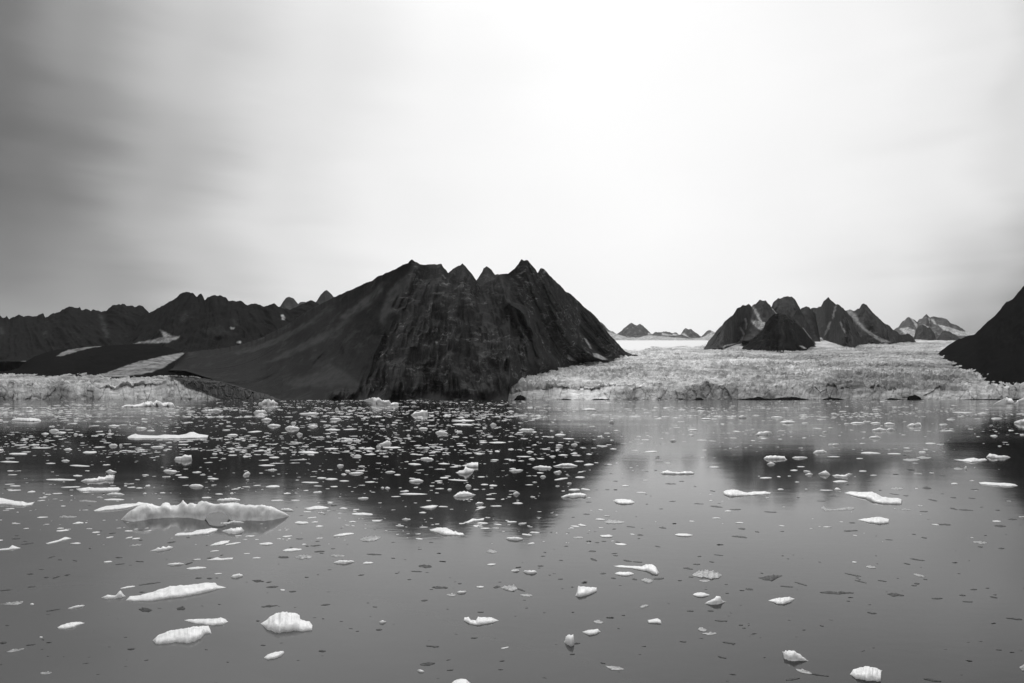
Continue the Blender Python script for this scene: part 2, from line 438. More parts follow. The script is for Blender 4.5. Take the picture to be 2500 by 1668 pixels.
# left ranges
mountain('mountain', c1([(-900,520),(-700,440),(-500,480),(-300,430),(-120,450),(0,470),(20,490),(45,482),(62,497),(90,480),(125,465),(165,475),(200,470),(240,475),(270,466),(295,460),
    (303,485),(340,468),(400,445),(440,418),(480,407),(500,418),(540,417),(548,435),(585,422),(615,440),(625,432),(660,440),(680,448),(720,432),(760,403),
    (800,400),(825,393),(860,402),(895,410),(915,415),(945,400),(970,415),(990,440),(1030,470),(1100,560)]),
    [(-400,880),(2500,880)], [(-400,5000),(2500,5000)], [(-400,3800),(2500,3800)],
    'long dark serrated range with many low teeth at the far left', ROCK_LEFT, jag=1.9, rows=90, gul=(80,40,12), lam=(330,110,36), seed=21, ext=120,
    masks={'scree': [(c1([(672,465),(692,470),(705,530),(738,600),(715,620),(695,560)]), 1.0), (c1([(0,540),(15,540),(25,600),(5,600)]), .8), (c1([(296,570),(308,570),(318,660),(300,650)]), .6)],
           'snow': [(c1([(-300,800),(0,802),(90,790),(175,778),(130,830),(60,850),(0,856),(-300,870)]), .75)]})
mountain('mountain', c1([(700,640),(800,580),(900,510),(960,470),(1030,440),(1080,415),(1140,380),(1200,345),(1215,325),(1260,314),(1300,318),(1330,345),(1345,330),(1360,323),(1370,340),(1382,370),
    (1400,350),(1440,335),(1500,338),(1530,355),(1545,372),(1600,375),(1620,370),(1675,403),(1690,397),(1715,390),(1750,395),(1780,415),(1820,395),
    (1850,392),(1870,405),(1890,412),(1960,430),(2060,385),(2095,367),(2130,380),(2200,440)]),
    [(-400,872),(2500,872)], [(-400,4700),(2500,4700)], [(-400,3700),(2500,3700)],
    'dark blunt-topped mountain with a small spike, left of the central mountain', ROCK_LEFT, jag=1.4, rows=100, gul=(90,42,12), lam=(260,95,32), seed=31, ext=60,
    masks={'snow': [(c1([(895,662),(960,648),(1050,630),(1105,620),(1095,595),(1072,563),(1130,592),(1165,612),(1225,612),(1185,635),(1130,654),(1000,658)]), .5),
                    c1([(1555,552),(1582,552),(1582,562),(1556,562)]), c1([(1597,648),(1628,648),(1628,656),(1598,656)]), (c1([(1897,468),(1912,462),(1926,485),(1920,503),(1905,498)]), .9)],
           'scree': [(c1([(1240,430),(1260,440),(1245,520),(1215,510)]), .5), (c1([(1560,490),(1575,480),(1600,540),(1570,535)]), .8), (c1([(1360,550),(1500,540),(1560,600),(1400,600)]), .3)]})
for sky, lab, sd in ((c1([(1850,440),(1890,412),(1910,380),(1930,352),(1955,345),(1985,360),(2008,390),(2040,420)]), 'rounded grey knob of rock far behind the left range', 41),
                     (c1([(1990,410),(2030,380),(2055,378),(2090,392),(2130,420)]), 'low hazy hump of rock beside the rounded grey knob', 42),
                     (c1([(2080,440),(2140,370),(2165,330),(2190,305),(2205,298),(2230,320),(2255,350),(2330,420)]), 'hazy cone of rock behind the central mountain\'s left ridge', 43)):
    mountain('mountain', sky, [(0,820),(2500,820)], [(0,8200),(2500,8200)], [(0,7400),(2500,7400)], lab, ROCK_FAR, rows=50, step=1.5, seed=sd, ext=60, jag=.6)
# smooth moraine hill before the left range, with ice fields lying on it
mountain('moraine_hill', c1([(-900,900),(-300,870),(0,852),(60,848),(120,828),(175,782),(240,745),(330,715),(400,698),(500,690),(700,676),(900,664),(1060,668),(1150,690),(1220,716),(1300,745),(1450,790),(1600,830)]),
    [(-400,936),(2500,936)], [(-400,3750),(2500,3650)], [(-400,2850),(2500,2850)],
    'smooth black moraine hill streaked with pale ice behind the left glacier', MORAINE, rows=110, p=.85, gul=(10,5,2), lam=(420,140,50), seed=51, ext=60, jag=.3, zrough=.015,
    masks={'snow': [(c1([(380,748),(420,718),(470,702),(560,687),(692,676),(610,692),(520,712),(440,738)]), .4),
                    (c1([(640,885),(720,858),(820,820),(950,780),(1100,745),(1252,718),(1210,755),(1150,792),(1090,828),(1020,852),(950,868),(840,885)]), .45)]})
# right group
K5 = dict(jag=1.8, rows=100, step=1.4, gul=(120,60,16), lam=(280,105,36))
def byice(px, yb): return ice_Y(yb) - 60
def rel(d): return lambda px: np.interp(px, [0, 2500], [d, d])
mountain('mountain', c4([(190,528),(215,490),(250,440),(290,395),(310,375),(345,330),(380,305),(410,265),(450,240),(475,236),(490,228),(512,244),(540,300),(575,370),(610,430)]),
    c4([(100,530),(320,532),(410,498),(560,470),(700,470)]), rel(6000), byice, 'dark hump-backed ridge at the left end of the right mountain group', ROCK_FAR, seed=61, ext=14, **K5,
    masks={'scree': [(c4([(425,380),(440,390),(470,440),(490,460),(470,470),(440,430)]), .9), (c4([(470,330),(480,330),(482,400),(472,400)]), .7)],
           'snow': [(c4([(428,378),(440,385),(472,440),(490,470),(470,465)]), .6), (c4([(468,325),(478,325),(482,400),(474,405)]), .55), c4([(445,452),(470,447),(505,465),(480,490),(430,492),(350,512),(310,530),(330,505),(420,490)]) ]})
mountain('mountain', c4([(500,330),(515,244),(545,220),(565,200),(580,203),(605,205),(630,230),(650,255),(680,290),(720,330)]),
    c4([(400,470),(800,470)]), rel(7000), [(0,6400),(2500,6400)], 'grey square-topped peak second from the left in the right group', ROCK_FAR, seed=62, ext=20, **K5,
    masks={'scree': [(c4([(515,240),(530,246),(565,300),(590,360),(570,350),(540,300)]), .9), (c4([(635,240),(650,250),(690,292),(670,290)]), .8)],
           'snow': [(c4([(516,242),(528,246),(560,300),(585,350),(568,345),(540,300)]), .6), (c4([(640,248),(652,256),(688,296),(670,290)]), .55), c4([(505,338),(540,342),(600,350),(598,380),(570,405),(545,390)])]})
mountain('mountain', c4([(640,262),(650,235),(655,218),(690,190),(720,184),(745,176),(765,178),(783,176),(800,195),(820,225),(840,265),(862,300),(900,370)]),
    c4([(500,480),(1000,480)]), rel(7400), [(0,6700),(2500,6700)], 'broad flat-topped grey summit, highest of the right mountain group', ROCK_FAR, seed=63, ext=14, **K5)
mountain('mountain', c4([(820,300),(848,258),(880,242),(905,255),(940,290)]),
    c4([(500,480),(1200,480)]), rel(8200), [(0,7700),(2500,7700)], 'small grey tooth between the flat summit and the tall pyramid', ROCK_FAR, seed=64, ext=14, rows=50, step=1.5)
mountain('mountain', c4([(830,360),(850,338),(885,295),(915,257),(945,252),(980,240),(1000,208),(1030,187),(1050,200),(1080,232),(1105,232),(1140,265),(1165,300),(1200,350),(1240,430),(1270,490)]),
    c4([(700,440),(930,452),(1000,470),(1120,508),(1200,518),(1275,497),(1400,490)]), rel(6500), byice, 'tall dark pyramid in the middle of the right mountain group', ROCK_FAR, seed=65, ext=16, **K5,
    masks={'scree': [(c4([(1075,240),(1085,242),(1078,275),(1070,270)]), .9), (c4([(1035,350),(1050,350),(1030,400),(1012,420)]), .5)],
           'snow': [(c4([(1076,238),(1086,240),(1070,300),(1050,340),(1058,300)]), .6), (c4([(1038,345),(1050,348),(1025,410),(1000,450),(1010,410)]), .5), (c4([(1100,345),(1112,345),(1140,400),(1150,440),(1125,400)]), .45), (c4([(900,438),(940,450),(985,455),(1000,478),(1060,490),(1130,512),(1060,520),(930,490)]), 1.0)]})
mountain('mountain', c4([(1120,290),(1150,268),(1185,268),(1210,270),(1240,250),(1255,230),(1270,222),(1285,232),(1320,275),(1360,310),(1400,350),(1440,375),(1480,410),(1520,437),(1545,433),(1575,430),(1600,455),(1618,478)]),
    c4([(1000,500),(1250,505),(1300,498),(1470,492),(1618,482),(1700,482)]), rel(7300), byice, 'dark sharp peak sloping right, crossed by a long pale scree streak', ROCK_FAR, seed=66, ext=12, **K5,
    masks={'scree': [(c4([(1150,270),(1190,270),(1230,310),(1240,350),(1290,400),(1360,450),(1460,490),(1400,492),(1330,450),(1260,400),(1200,340)]), 1.6)],
           'snow': [(c4([(1330,430),(1400,462),(1460,490),(1390,488),(1340,455)]), .6), (c4([(1152,270),(1188,272),(1222,310),(1240,350),(1290,400),(1360,450),(1450,490),(1400,490),(1330,452),(1270,405),(1210,345)]), .5)]})
mountain('mountain', c4([(452,524),(500,480),(545,440),(590,400),(600,370),(612,348),(640,315),(665,300),(690,292),(710,292),(730,295),(770,325),(800,352),(850,378),(890,430),(915,460),(935,500)]),
    c4([(380,534),(450,534),(600,545),(735,549),(880,535),(935,512),(1000,508)]), rel(5300), byice, 'near dark dome of rock standing out before the right mountain group', ROCK_DOME, seed=67, ext=10, **K5,
    masks={'scree': [(c4([(700,350),(725,350),(735,420),(720,480),(740,540),(690,540),(700,440)]), .55), (c4([(850,380),(870,395),(930,460),(900,450)]), .9)],
           'snow': [(c4([(852,382),(866,392),(930,462),(938,490),(900,450)]), .6), (c4([(835,512),(850,508),(885,528),(870,532)]), 1.0)]})
# far peaks over the snowfield
FAR = [(0,9500),(2500,9500)]
for sky, lab, sd, sn in (
    (c3([(840,215),(880,245),(930,290),(960,305),(985,320),(1010,345),(1040,372)]), 'pale sliver of a far ridge beside the central mountain\'s right flank', 71, [c3([(930,296),(985,318),(1000,330),(960,325)])]),
    (c3([(930,345),(960,330),(1000,308),(1020,295),(1050,265),(1080,243),(1095,250),(1110,258),(1120,262),(1140,250),(1165,270),(1190,290),(1215,315),(1240,345)]), 'hazy twin-topped far peak rising above the white snowfield', 72, [c3([(1195,310),(1230,315),(1280,370),(1190,370)]), c3([(1000,345),(1060,335),(1100,370),(980,380)])]),
    (c3([(1200,340),(1240,305),(1260,310),(1290,308),(1320,302),(1350,312),(1385,308),(1405,324),(1430,345)]), 'low snow-patched far ridge between the two hazy peaks', 73, [c3([(1285,308),(1330,320),(1340,365),(1290,345)]), c3([(1360,315),(1400,322),(1420,360),(1340,360)])]),
    (c3([(1400,345),(1430,300),(1450,280),(1470,290),(1490,288),(1520,312),(1560,340),(1600,365)]), 'hazy slanting far peak with snow at its left foot', 74, [c3([(1405,330),(1440,312),(1480,350),(1400,360)])]),
    (c3([(1540,355),(1575,315),(1600,293),(1620,298),(1640,305),(1670,320)]), 'small far peak half snow, next to the right mountain group', 75, [c3([(1590,330),(1625,300),(1660,310),(1640,360),(1570,355)])])):
    mountain('mountain', sky, [(0,855),(2500,855)], [(0,13500),(2500,13500)], [(0,12000),(2500,12000)], lab, ROCK_SNOWY, rows=70, step=1.1, seed=sd, ext=14, jag=1.1, masks={'snow': sn + [c3([(700,352),(1020,348),(1060,338),(1100,352),(1180,345),(1230,322),(1290,330),(1340,322),(1400,335),(1470,345),(1540,348),(1610,325),(1700,320),(1700,420),(700,420)])]}, gul=(120,50,14), lam=(420,150,50))
SNOWBANK = c3([(860,262),(930,300),(990,322),(1060,338),(1130,345),(1200,322),(1240,318),(1300,330),(1380,330),(1420,322),(1480,348),(1540,350),(1590,332),(1640,310),(1700,300),(1760,320)])
mountain('snow_ridge', SNOWBANK, [(0,858),(2500,858)], [(0,11800),(2500,11800)], [(0,10200),(2500,10200)], 'long low white snow ridge below the hazy far peaks', ROCK_SNOWY, rows=60, step=1.3, seed=79, ext=14, jag=.5, gul=(90,30,8), lam=(500,170,60), p=1.3,
         masks={'snow': [c3([(700,250),(930,305),(1060,343),(1200,327),(1480,352),(1640,315),(1900,300),(1900,500),(700,500)])]})
for sky, lab, sd, sn in (
    (c4([(1440,420),(1480,395),(1500,385),(1530,345),(1560,322),(1575,317),(1605,330),(1632,352),(1660,385),(1690,430),(1710,470)]), 'rounded far peak with a snow apron right of the sharp peak', 81,
     [c4([(1505,395),(1570,385),(1615,405),(1620,450),(1560,440)]), c4([(1580,318),(1600,330),(1635,365),(1625,400),(1612,360)])]),
    (c4([(1600,400),(1640,330),(1660,325),(1690,296),(1715,318),(1740,360),(1790,410),(1850,450)]), 'pointed far peak streaked with snow in the gap at right', 82,
     [c4([(1700,315),(1740,360),(1800,420),(1795,465),(1760,430),(1730,390)]), c4([(1665,365),(1700,378),(1760,440),(1790,468),(1700,400)])]),
    (c4([(1690,330),(1735,312),(1780,315),(1830,330),(1855,358),(1890,365),(1930,390),(1957,410),(2010,428),(2080,450)]), 'long far ridge with a white snow slope beside the black slope', 83,
     [c4([(1765,365),(1850,385),(1920,410),(2030,415),(2080,450),(1900,440),(1820,415)]), c4([(1720,330),(1745,330),(1760,370),(1740,360)])]),
    (c4([(1600,470),(1622,400),(1650,370),(1680,375),(1720,395),(1745,425),(1757,470)]), 'dark rock knoll at the foot of the pointed far peak', 84, []),
    (c4([(1780,440),(1800,410),(1850,412),(1890,440),(1920,462)]), 'low dark knoll beside the upper edge of the glacier', 85, [])):
    mountain('mountain', sky, [(0,838),(2500,838)], rel(11000 if sd < 84 else 9600), [(0,9800),(2500,9800)] if sd < 84 else [(0,9200),(2500,9200)], lab, ROCK_SNOWY if sd < 84 else ROCK_FAR, rows=70, step=1.2, seed=sd, ext=14, jag=1.1, masks={'snow': sn}, gul=(90,40,12), lam=(360,120,40))
# black slope at the right
sky7 = c4([(1768,556),(1800,535),(1850,500),(1900,470),(1960,445),(2020,430),(2050,400),(2100,350),(2150,310),(2190,265),(2230,215),(2275,195),(2310,150),(2350,105),(2420,40),(2560,-80),(2800,-200),(3100,-260)])
base7 = c4([(1740,560),(1768,562),(1782,600),(1850,632),(1950,668),(2030,695),(2045,720),(2010,770),(2040,796),(2130,784),(2250,772),(2350,762),(3100,752)])
base7m = c4([(1740,560),(1768,562),(1850,632),(1950,668),(2030,695),(2080,735),(2130,765),(2250,772),(2350,762),(3100,752)])
mountain('mountain', sky7, base7m, [(2290,5200),(2390,4700),(2500,4000),(2800,3700)], lambda px, yb: np.maximum(ice_Y(yb) - 40, Y0 + 150),
         'near black slope rising steeply out of view at the right', ROCK_BLACK, rows=120, p=1.0, gul=(26,12,4), seed=91, ext=8)

# glaciers
glacier('glacier', 1180, 3050, [(1180,945),(1240,958),(1300,952),(1400,945),(1500,944),(1600,938),(1700,942),(1760,932),(1830,945),(2000,945),(2200,948),(2390,952),(2420,944),(2500,938),(3050,930)],
        'wide crevassed grey glacier flowing down to the water at right', 0.50, 0.88, 11000, ice_z, seed=5, amp=17, leanp=((1180,1),(1480,1),(1540,.1),(1700,0),(1900,.2),(2050,.9),(2350,.7),(2420,.1),(3000,.1)),
        snow=[[(1480,835),(1520,815),(1750,810),(1740,838),(1690,846),(1600,846),(1545,856),(1520,852)], c4([(880,440),(960,455),(1130,510),(1060,522),(900,505)]), c4([(330,500),(440,490),(470,500),(440,520),(300,530)])],
        debris=[c3([(280,765),(320,735),(355,735),(365,765)]), ([(2040,905),(2180,880),(2290,850),(2340,900),(2420,925),(2420,980),(2000,980)], .55), ([(1900,840),(2300,835),(2320,880),(2000,900)], .35), (c3([(945,765),(950,705),(1050,700),(1120,680),(1115,765)]), .5), ([(1640,850),(2000,850),(2300,838),(2250,880),(1800,872)], .25)])
glacier('glacier', -420, 690, [(-420,925),(0,932),(110,940),(260,945),(340,940),(440,930),(520,946),(580,950),(640,962),(690,974)],
        'low dirty glacier front ending in dark debris at left', 0.34, 0.66, 3050, lambda Y: ICE_Z0 - 4 + (Y - Y0) * .118, seed=9, amp=10, rows_s=110, leanp=((-420,.2),(0,.3),(230,.3),(260,1),(380,1),(430,.4),(690,.6)), top_lim=[(-420,905),(300,905),(400,912),(470,919),(520,928),(560,938),(640,962),(690,980)],
        debris=[c1([(1130,885),(1260,880),(1500,905),(1600,930),(1700,950),(1950,1000),(1950,1050),(1500,1045),(1380,1000),(1250,960),(1200,915)]), (c1([(270,1040),(330,930),(420,920),(480,1000),(500,1045)]), .35), (c1([(-50,1000),(60,985),(110,1045),(-50,1045)]), .4), (c1([(560,960),(640,920),(670,980),(690,1045),(580,1045)]), .35)])

def bank(pts, Yc, name, label, cat, seed):
    """Low mound of moraine: profile along its length, closed round."""
    p = sorted(pts); px = np.linspace(p[0][0], p[-1][0], 90); yt = lerp(px, p)
    X = (px - CX) / F * Yc; top = np.maximum(zat(yt, Yc), 0.4)
    th = np.linspace(0, math.pi, 17)[:, None]
    Y = Yc - np.cos(th) * (top * 2.2 + 6) + 3 * fbm(X / 18, th * 2, 0, seed, 3)
    z = np.sin(th) ** .8 * top * (1 + .25 * fbm(X / 14, th * 2, 1, seed + 1, 3)) - 1.2 + 1.0 * fbm(X / 5, th * 4, 0, seed + 2, 2) * np.sin(th)
    co = np.stack([np.broadcast_to(X, Y.shape), Y, z], -1).reshape(-1, 3)
    o = new_mesh(name, co, grid_quads(*Y.shape), BANK, attrs={'rough': np.ones(Y.shape), 'scree': np.zeros(Y.shape), 'snow': np.zeros(Y.shape)})
    return tag(o, label, cat)
BANK = rock_mat('wet_moraine', 0.012, 0.02, 0.02, 0.0)
bank(c4([(365,885),(390,872),(440,868),(500,862),(560,853),(600,862),(640,865),(700,860),(780,853),(830,860),(880,868),(945,884)]), Y0 - 30, 'moraine_bank', 'long low black moraine bank with three humps at the wide glacier\'s foot', 'rock bank', 1)
bank(c4([(950,884),(1000,868),(1040,858),(1090,862),(1140,872),(1215,882)]), Y0 - 10, 'moraine_bank', 'short black moraine bank just right of the long three-humped bank', 'rock bank', 2)
bank(c4([(1385,880),(1420,868),(1460,862),(1500,868),(1550,872),(1585,880)]), Y0 + 5, 'moraine_bank', 'black wave-cut ledge under the glacier front near the dark slope', 'rock bank', 3)
bank(c4([(1590,880),(1600,862),(1608,842),(1622,858),(1650,868),(1690,874),(1720,880)]), Y0 + 12, 'rock_outcrop', 'dark pointed wedge of rock sticking out of the glacier front', 'rock', 4)
bank(c4([(1780,880),(1850,874),(1980,870),(2100,868),(2250,866),(2380,866),(2500,870)]), Y0 + 10, 'moraine_bank', 'thin black rock ledge under the ice cliff below the dark slope', 'rock bank', 5)
bank(c3([(1500,766),(1525,752),(1550,750),(1575,766)]), Y0 - 5, 'rock_outcrop', 'small black arched rock at the foot of the wide glacier', 'rock', 6)
bank(c3([(285,766),(310,740),(335,728),(358,738),(372,766)]), Y0 + 8, 'rock_outcrop', 'grey dome of rock under the white ice beside the central mountain', 'rock', 7)
bank(c3([(590,765),(620,757),(660,757),(690,766)]), Y0, 'rock_outcrop', 'thin black rock lip below the bright left ice of the wide glacier', 'rock', 8)
bank(c3([(800,765),(830,757),(880,755),(930,759),(955,766)]), Y0, 'rock_outcrop', 'thin black rock lip below the smooth white ice chute', 'rock', 9)

# ------------------------------------------------------------------ floating ice
ICE = ice_mat('white_ice', 0.70, 0.90, 0.55, 0.0, 0.3)
ICE_BIG = ice_mat('white_ice_block', 0.74, 0.95, 0.45, 0.3, 0.4, 0.0, 2.2)
ICE_GREY = ice_mat('melting_grey_ice', 0.06, 0.50, 0.30, 0.0, 0.3, 0.0, 7.0)
ICE_DARK = ice_mat('clear_dark_ice', 0.10, 0.015, 0.45, 0.0, 0.12, 0.0, 10.0)
S = .2723
CROP = dict(A=(0, 960), B=(620, 960), C=(1240, 960), D=(1860, 960), E=(0, 1290), F=(620, 1290), G=(1240, 1290), H=(1860, 1290))
def conv(c, pts): ox, oy = CROP[c]; return [(ox + x * S, oy + y * S) for x, y in pts]

NAMES = {'w': 'ice_floe', 'f': 'ice_floe', 'b': 'iceberg', 'g': 'ice_plate', 'd': 'ice_sliver'}
CATS = {'w': 'ice floe', 'f': 'ice floe', 'b': 'iceberg', 'g': 'ice plate', 'd': 'ice sliver'}
KH = {'w': .62, 'f': .36, 'b': .8, 'g': .16, 'd': .10}
taken = []                                    # where pieces float, so that the brash keeps clear of them

def build_piece(top, bot, x0, x1, kind, seed, nub, label, group=None, arch=None):
    """Floating ice as a closed lump: a loop of skin round each station along its length. top/bot give its rows in the photo."""
    w = x1 - x0
    nU = int(np.clip(w / (1.1 if w > 60 else 1.6), 9, 150)); M = 36 if w > 60 else (18 if w > 25 else 12)
    s = np.linspace(0, 1, nU); s = 0.5 - 0.5 * np.cos(math.pi * (0.12 + 0.76 * s)); s = (s - s[0]) / (s[-1] - s[0])
    px = x0 + w * s
    yt, yb = top(px), bot(px)
    ym = float(np.max(yb)); e = np.maximum(yb - yt, 0.02)
    rag = {'d': .30, 'g': .22}.get(kind, .04 if arch is not None else .10)               # nibbled edges
    fr = perlin(px / max(w / 14, 1.5), 2.5, 0, seed + 2) + .5 * perlin(px / max(w / 30, 1.2), 3.5, 0, seed + 3)
    fb = perlin(px / max(w / 12, 1.5), 7.5, 0, seed + 2) + .5 * perlin(px / max(w / 26, 1.2), 8.5, 0, seed + 3)
    ragt, ragb = rag * e * fr, (rag * .6) * e * fb
    if kind in 'gd': yt = yt - ragt; yb = yb + ragb; ragt = ragb = 0 * e
    if kind in 'wb' and ym < 1290 and arch is None: yb = yb - .22 * e        # below that it is its own mirror image
    e = np.maximum(yb - yt, 0.02)
    if kind == 'w': nub = max(nub, .045)
    if nub:
        nn = 1.3 * np.abs(perlin(px / max(w / 7, 3), 0.5, 0, seed)) + .9 * np.abs(perlin(px / max(w / 15, 2), 1.5, 0, seed + 1)) - .35
        ragt = ragt + nub * np.max(e) * np.maximum(nn, -.2) * np.clip(e / np.max(e) * 1.5, 0, 1)
    kh = KH[kind]
    Yf = F * H / np.maximum(yb - HY, 4.0)
    Yf = np.convolve(np.pad(Yf, 1, mode='edge'), [.25, .5, .25], 'valid')
    h = kh * e * Yf / F
    Yk = (H - h) * F / np.maximum(yt - HY, 2.0)
    wm = w * Yf.mean() / F
    if kind == 'w' and ym > 1350: kh = .46
    wide = {'g': 2.2, 'd': 2.6, 'f': 1.3}.get(kind, .8 if ym < 1350 else 1.1)
    D = np.clip(Yk - Yf, 0.5 * h + 0.02, np.maximum(wide * wm * (e / np.max(e)) ** .6, .05))
    hl = H - (yt - HY) / F * (Yf + 0.55 * D)
    h = np.where((D < Yk - Yf - 1e-6) & (kind not in 'gd'), np.maximum(hl, h * .7), h)
    h = np.maximum(h, 0.01)
    zb = -0.22 * h - 0.01
    if arch is not None:
        ya = arch(px); zb = np.where(ya < yb - .3, (yb - ya) * Yf / F, zb)
        ker = np.ones(5) / 5; zb = np.convolve(np.pad(zb, 2, mode='edge'), ker, 'valid')
    ph = np.linspace(0, 2 * math.pi, M, endpoint=False)[:, None]
    cs, sn = np.cos(ph), np.sin(ph)
    cu = np.sign(cs) * np.abs(cs) ** .75
    h = h * 1.15; D = D * 1.08
    if arch is not None: D = np.where(zb > 0, D * .4, D); D = np.convolve(np.pad(D, 4, mode='edge'), np.ones(9) / 9, 'valid')
    Yc = Yf + D / 2
    Y = Yc - D / 2 * 1.02 * cu
    X = (px - CX) / F * Y
    flatp = .6 if arch is not None else .5 if kind in 'wb' else .65
    z = np.where(sn >= 0, np.maximum(zb, 0) + (h - np.maximum(zb, 0)) * np.abs(sn) ** flatp, np.maximum(zb, 0) + (zb - np.maximum(zb, 0)) * np.abs(sn))
    z = z + ragt * Yf / F * np.maximum(sn, 0) ** 4        # the crest is knobbly, the flanks less so
    Y = Y - np.clip(ragb * Yf ** 2 / (F * H), -.12 * D, .12 * D) * np.maximum(cu, 0) * (1 - np.abs(sn)) * .8
    # worn, lumpy skin
    sc = max(float(h.max()), 0.08)
    q = max(sc * 0.9, .10 * wm)
    amp = (0.16 if kind in 'wb' else 0.10) * (1.5 if w > 150 and arch is None else 1) * np.minimum(h, D) * np.clip(np.minimum(s, 1 - s) * 8, 0, 1)
    n = fbm(X / q, Y / q, z / q, seed + 5, 5, .62)
    n2 = np.abs(perlin(X / (q * 1.9), Y / (q * 1.9), z / (q * 1.9), seed + 9)) - .25
    Y = Y - amp * cu * (n - 1.2 * n2) * 1.2
    X = (px - CX) / F * Y
    z = z + amp * np.where(sn >= -.1, 1, 0) * (n * .8 - 1.1 * n2) * np.clip(sn + .2, 0, 1) * 1.2
    wl = (np.abs(z) < .25 * h) & (sn > -.1)              # undercut along the waterline
    Y = np.where(wl & (cs > 0) & (kind in 'wb'), Y + .05 * D, Y)
    P = np.stack([X, Y, z], -1)                          # M x nU x 3
    org = np.array([X.mean(), Yc.mean(), 0.0])
    co = (P - org).transpose(1, 0, 2).reshape(-1, 3)
    i = np.arange(nU * M).reshape(nU, M); j = np.roll(i, -1, 1)
    quads = np.stack([i[:-1], i[1:], j[1:], j[:-1]], -1).reshape(-1, 4)
    a, b = len(co), len(co) + 1
    co = np.vstack([co, co[:M].mean(0), co[-M:].mean(0)])
    tris = np.concatenate([np.stack([np.full(M, a), i[0], j[0]], -1), np.stack([np.full(M, b), j[-1], i[-1]], -1)])
    mat = {'g': ICE_GREY, 'd': ICE_DARK, 'b': ICE_BIG}.get(kind, ICE_BIG if w > 45 and ym > 1150 else ICE)
    o = new_mesh(NAMES[kind], co, quads, mat, tris)
    o.location = org
    taken.append((x0, x1, float(np.min(yt)), float(np.max(yb))))
    return tag(o, label, CATS[kind], group)

_seed = [100]
def P(c, kind, pts, label, nub=0.0, group=None, arch=None):
    """A piece traced as an outline: its upper and lower edges."""
    p = conv(c, pts); _seed[0] += 13
    xs = sorted({q[0] for q in p}); x0, x1 = xs[0], xs[-1]
    def edge(px, up):
        px = np.clip(px, x0 + .02, x1 - .02); best = np.full(px.shape, 1e9 if up else -1e9)
        for k in range(len(p)):
            (xa, ya), (xb, yb_) = p[k], p[(k + 1) % len(p)]
            if xa == xb: continue
            m = (px >= min(xa, xb)) & (px <= max(xa, xb))
            y = ya + (yb_ - ya) * (px - xa) / (xb - xa)
            best = np.where(m, np.minimum(best, y) if up else np.maximum(best, y), best)
        return best
    am = None
    if arch:
        aa = conv(c, arch); am = lambda px: np.interp(px, [q[0] for q in aa], [q[1] for q in aa], left=1e6, right=1e6)
    return build_piece(lambda q: edge(q, True), lambda q: edge(q, False), x0, x1, kind, _seed[0], nub, label, group, am)

def T(c, kind, xl, yl, xr, yr, up, dn, label=None, nub=0.0, group=None):
    """A piece given by its two tips and how far it rises above and hangs below the line between them."""
    if kind == 'd': up *= .8; dn *= .8
    if c in 'ABCD' and kind in 'wfb': up *= .95; dn *= .6 if kind == 'f' else .9      # the rest is its mirror image
    (xl, yl), (xr, yr) = conv(c, [(xl, yl), (xr, yr)]); up *= S; dn *= S; _seed[0] += 13
    r = random.Random(_seed[0]); k1, k2, sk = r.uniform(.4, .8), r.uniform(.4, .8), r.uniform(-.25, .25)
    def prof(px, k, z):
        u = np.clip((px - xl) / (xr - xl), 0, 1); u = u + sk * u * (1 - u)
        return np.clip(4 * u * (1 - u), 0, 1) ** k * (1 + (.35 if kind in 'wf' else .7) * perlin(u * (3.1 if kind in 'wf' else 5.0), z, 0, _seed[0]))
    line = lambda px: yl + (yr - yl) * (px - xl) / (xr - xl)
    if label is None:
        label, group = shared(c, kind, (xl + xr) / 2, (yl + yr) / 2)
    return build_piece(lambda q: line(q) - up * prof(q, k1, 0.3), lambda q: line(q) + dn * prof(q, k2, 5.3), xl, xr, kind, _seed[0], nub, label, group)

def shared(c, kind, x, y):
    if kind in 'wf':
        if y > 1270: return 'small white scrap of ice on the smooth grey water close to the viewer', 'white scraps on the near water'
        if x < 640: return 'small white chip of ice adrift off the dirty left glacier', 'chips off the left glacier'
        if x < 1430: return 'small white chip of ice on the dark reflection of the central mountain', 'chips on the dark reflection'
        return 'small white chip of ice on grey water before the wide glacier', 'chips before the wide glacier'
    if kind == 'g':
        return 'thin half-melted grey plate of ice lying flat on the water', 'half-melted grey plates'
    return 'thin dark clear sliver of ice lying flat on the near water', 'dark clear slivers'

# --- far and middle water, left
P('A','b',[(1085,1135),(1130,1090),(1180,1045),(1240,1015),(1330,1005),(1400,1013),(1445,1010),(1450,990),(1480,978),(1515,985),(1530,1010),(1600,1013),(1620,990),(1640,965),(1665,990),(1680,1003),(1710,990),(1750,1008),(1800,990),(1850,985),(1920,990),(2000,990),(2100,995),(2200,1012),(2277,1012),(2377,1018),(2437,1022),(2487,1045),(2537,1065),(2597,1100),(2560,1115),(2450,1135),(2350,1148),(2230,1145),(2150,1145),(2050,1140),(1950,1138),(1845,1138),(1780,1135),(1700,1120),(1600,1115),(1520,1115),(1440,1125),(1330,1132),(1260,1145),(1190,1152),(1130,1145)],
  'long white knobbly iceberg with a low arch worn through its right half', .025, arch=[(1838,1136),(1846,1100),(1880,1076),(1950,1064),(2020,1076),(2048,1105),(2056,1136)])
P('A','f',[(1140,395),(1180,372),(1215,362),(1240,374),(1400,380),(1480,370),(1600,374),(1660,366),(1700,352),(1735,345),(1780,365),(1868,378),(1860,400),(1700,408),(1500,410),(1150,408)],'long low white floe with a single hump near its right end',.08)
P('A','b',[(1085,125),(1130,105),(1200,110),(1270,100),(1310,85),(1350,80),(1375,95),(1400,68),(1430,80),(1455,95),(1500,88),(1550,95),(1565,115),(1560,130),(1090,132)],'lumpy white iceberg low in the water just off the left glacier',.1)
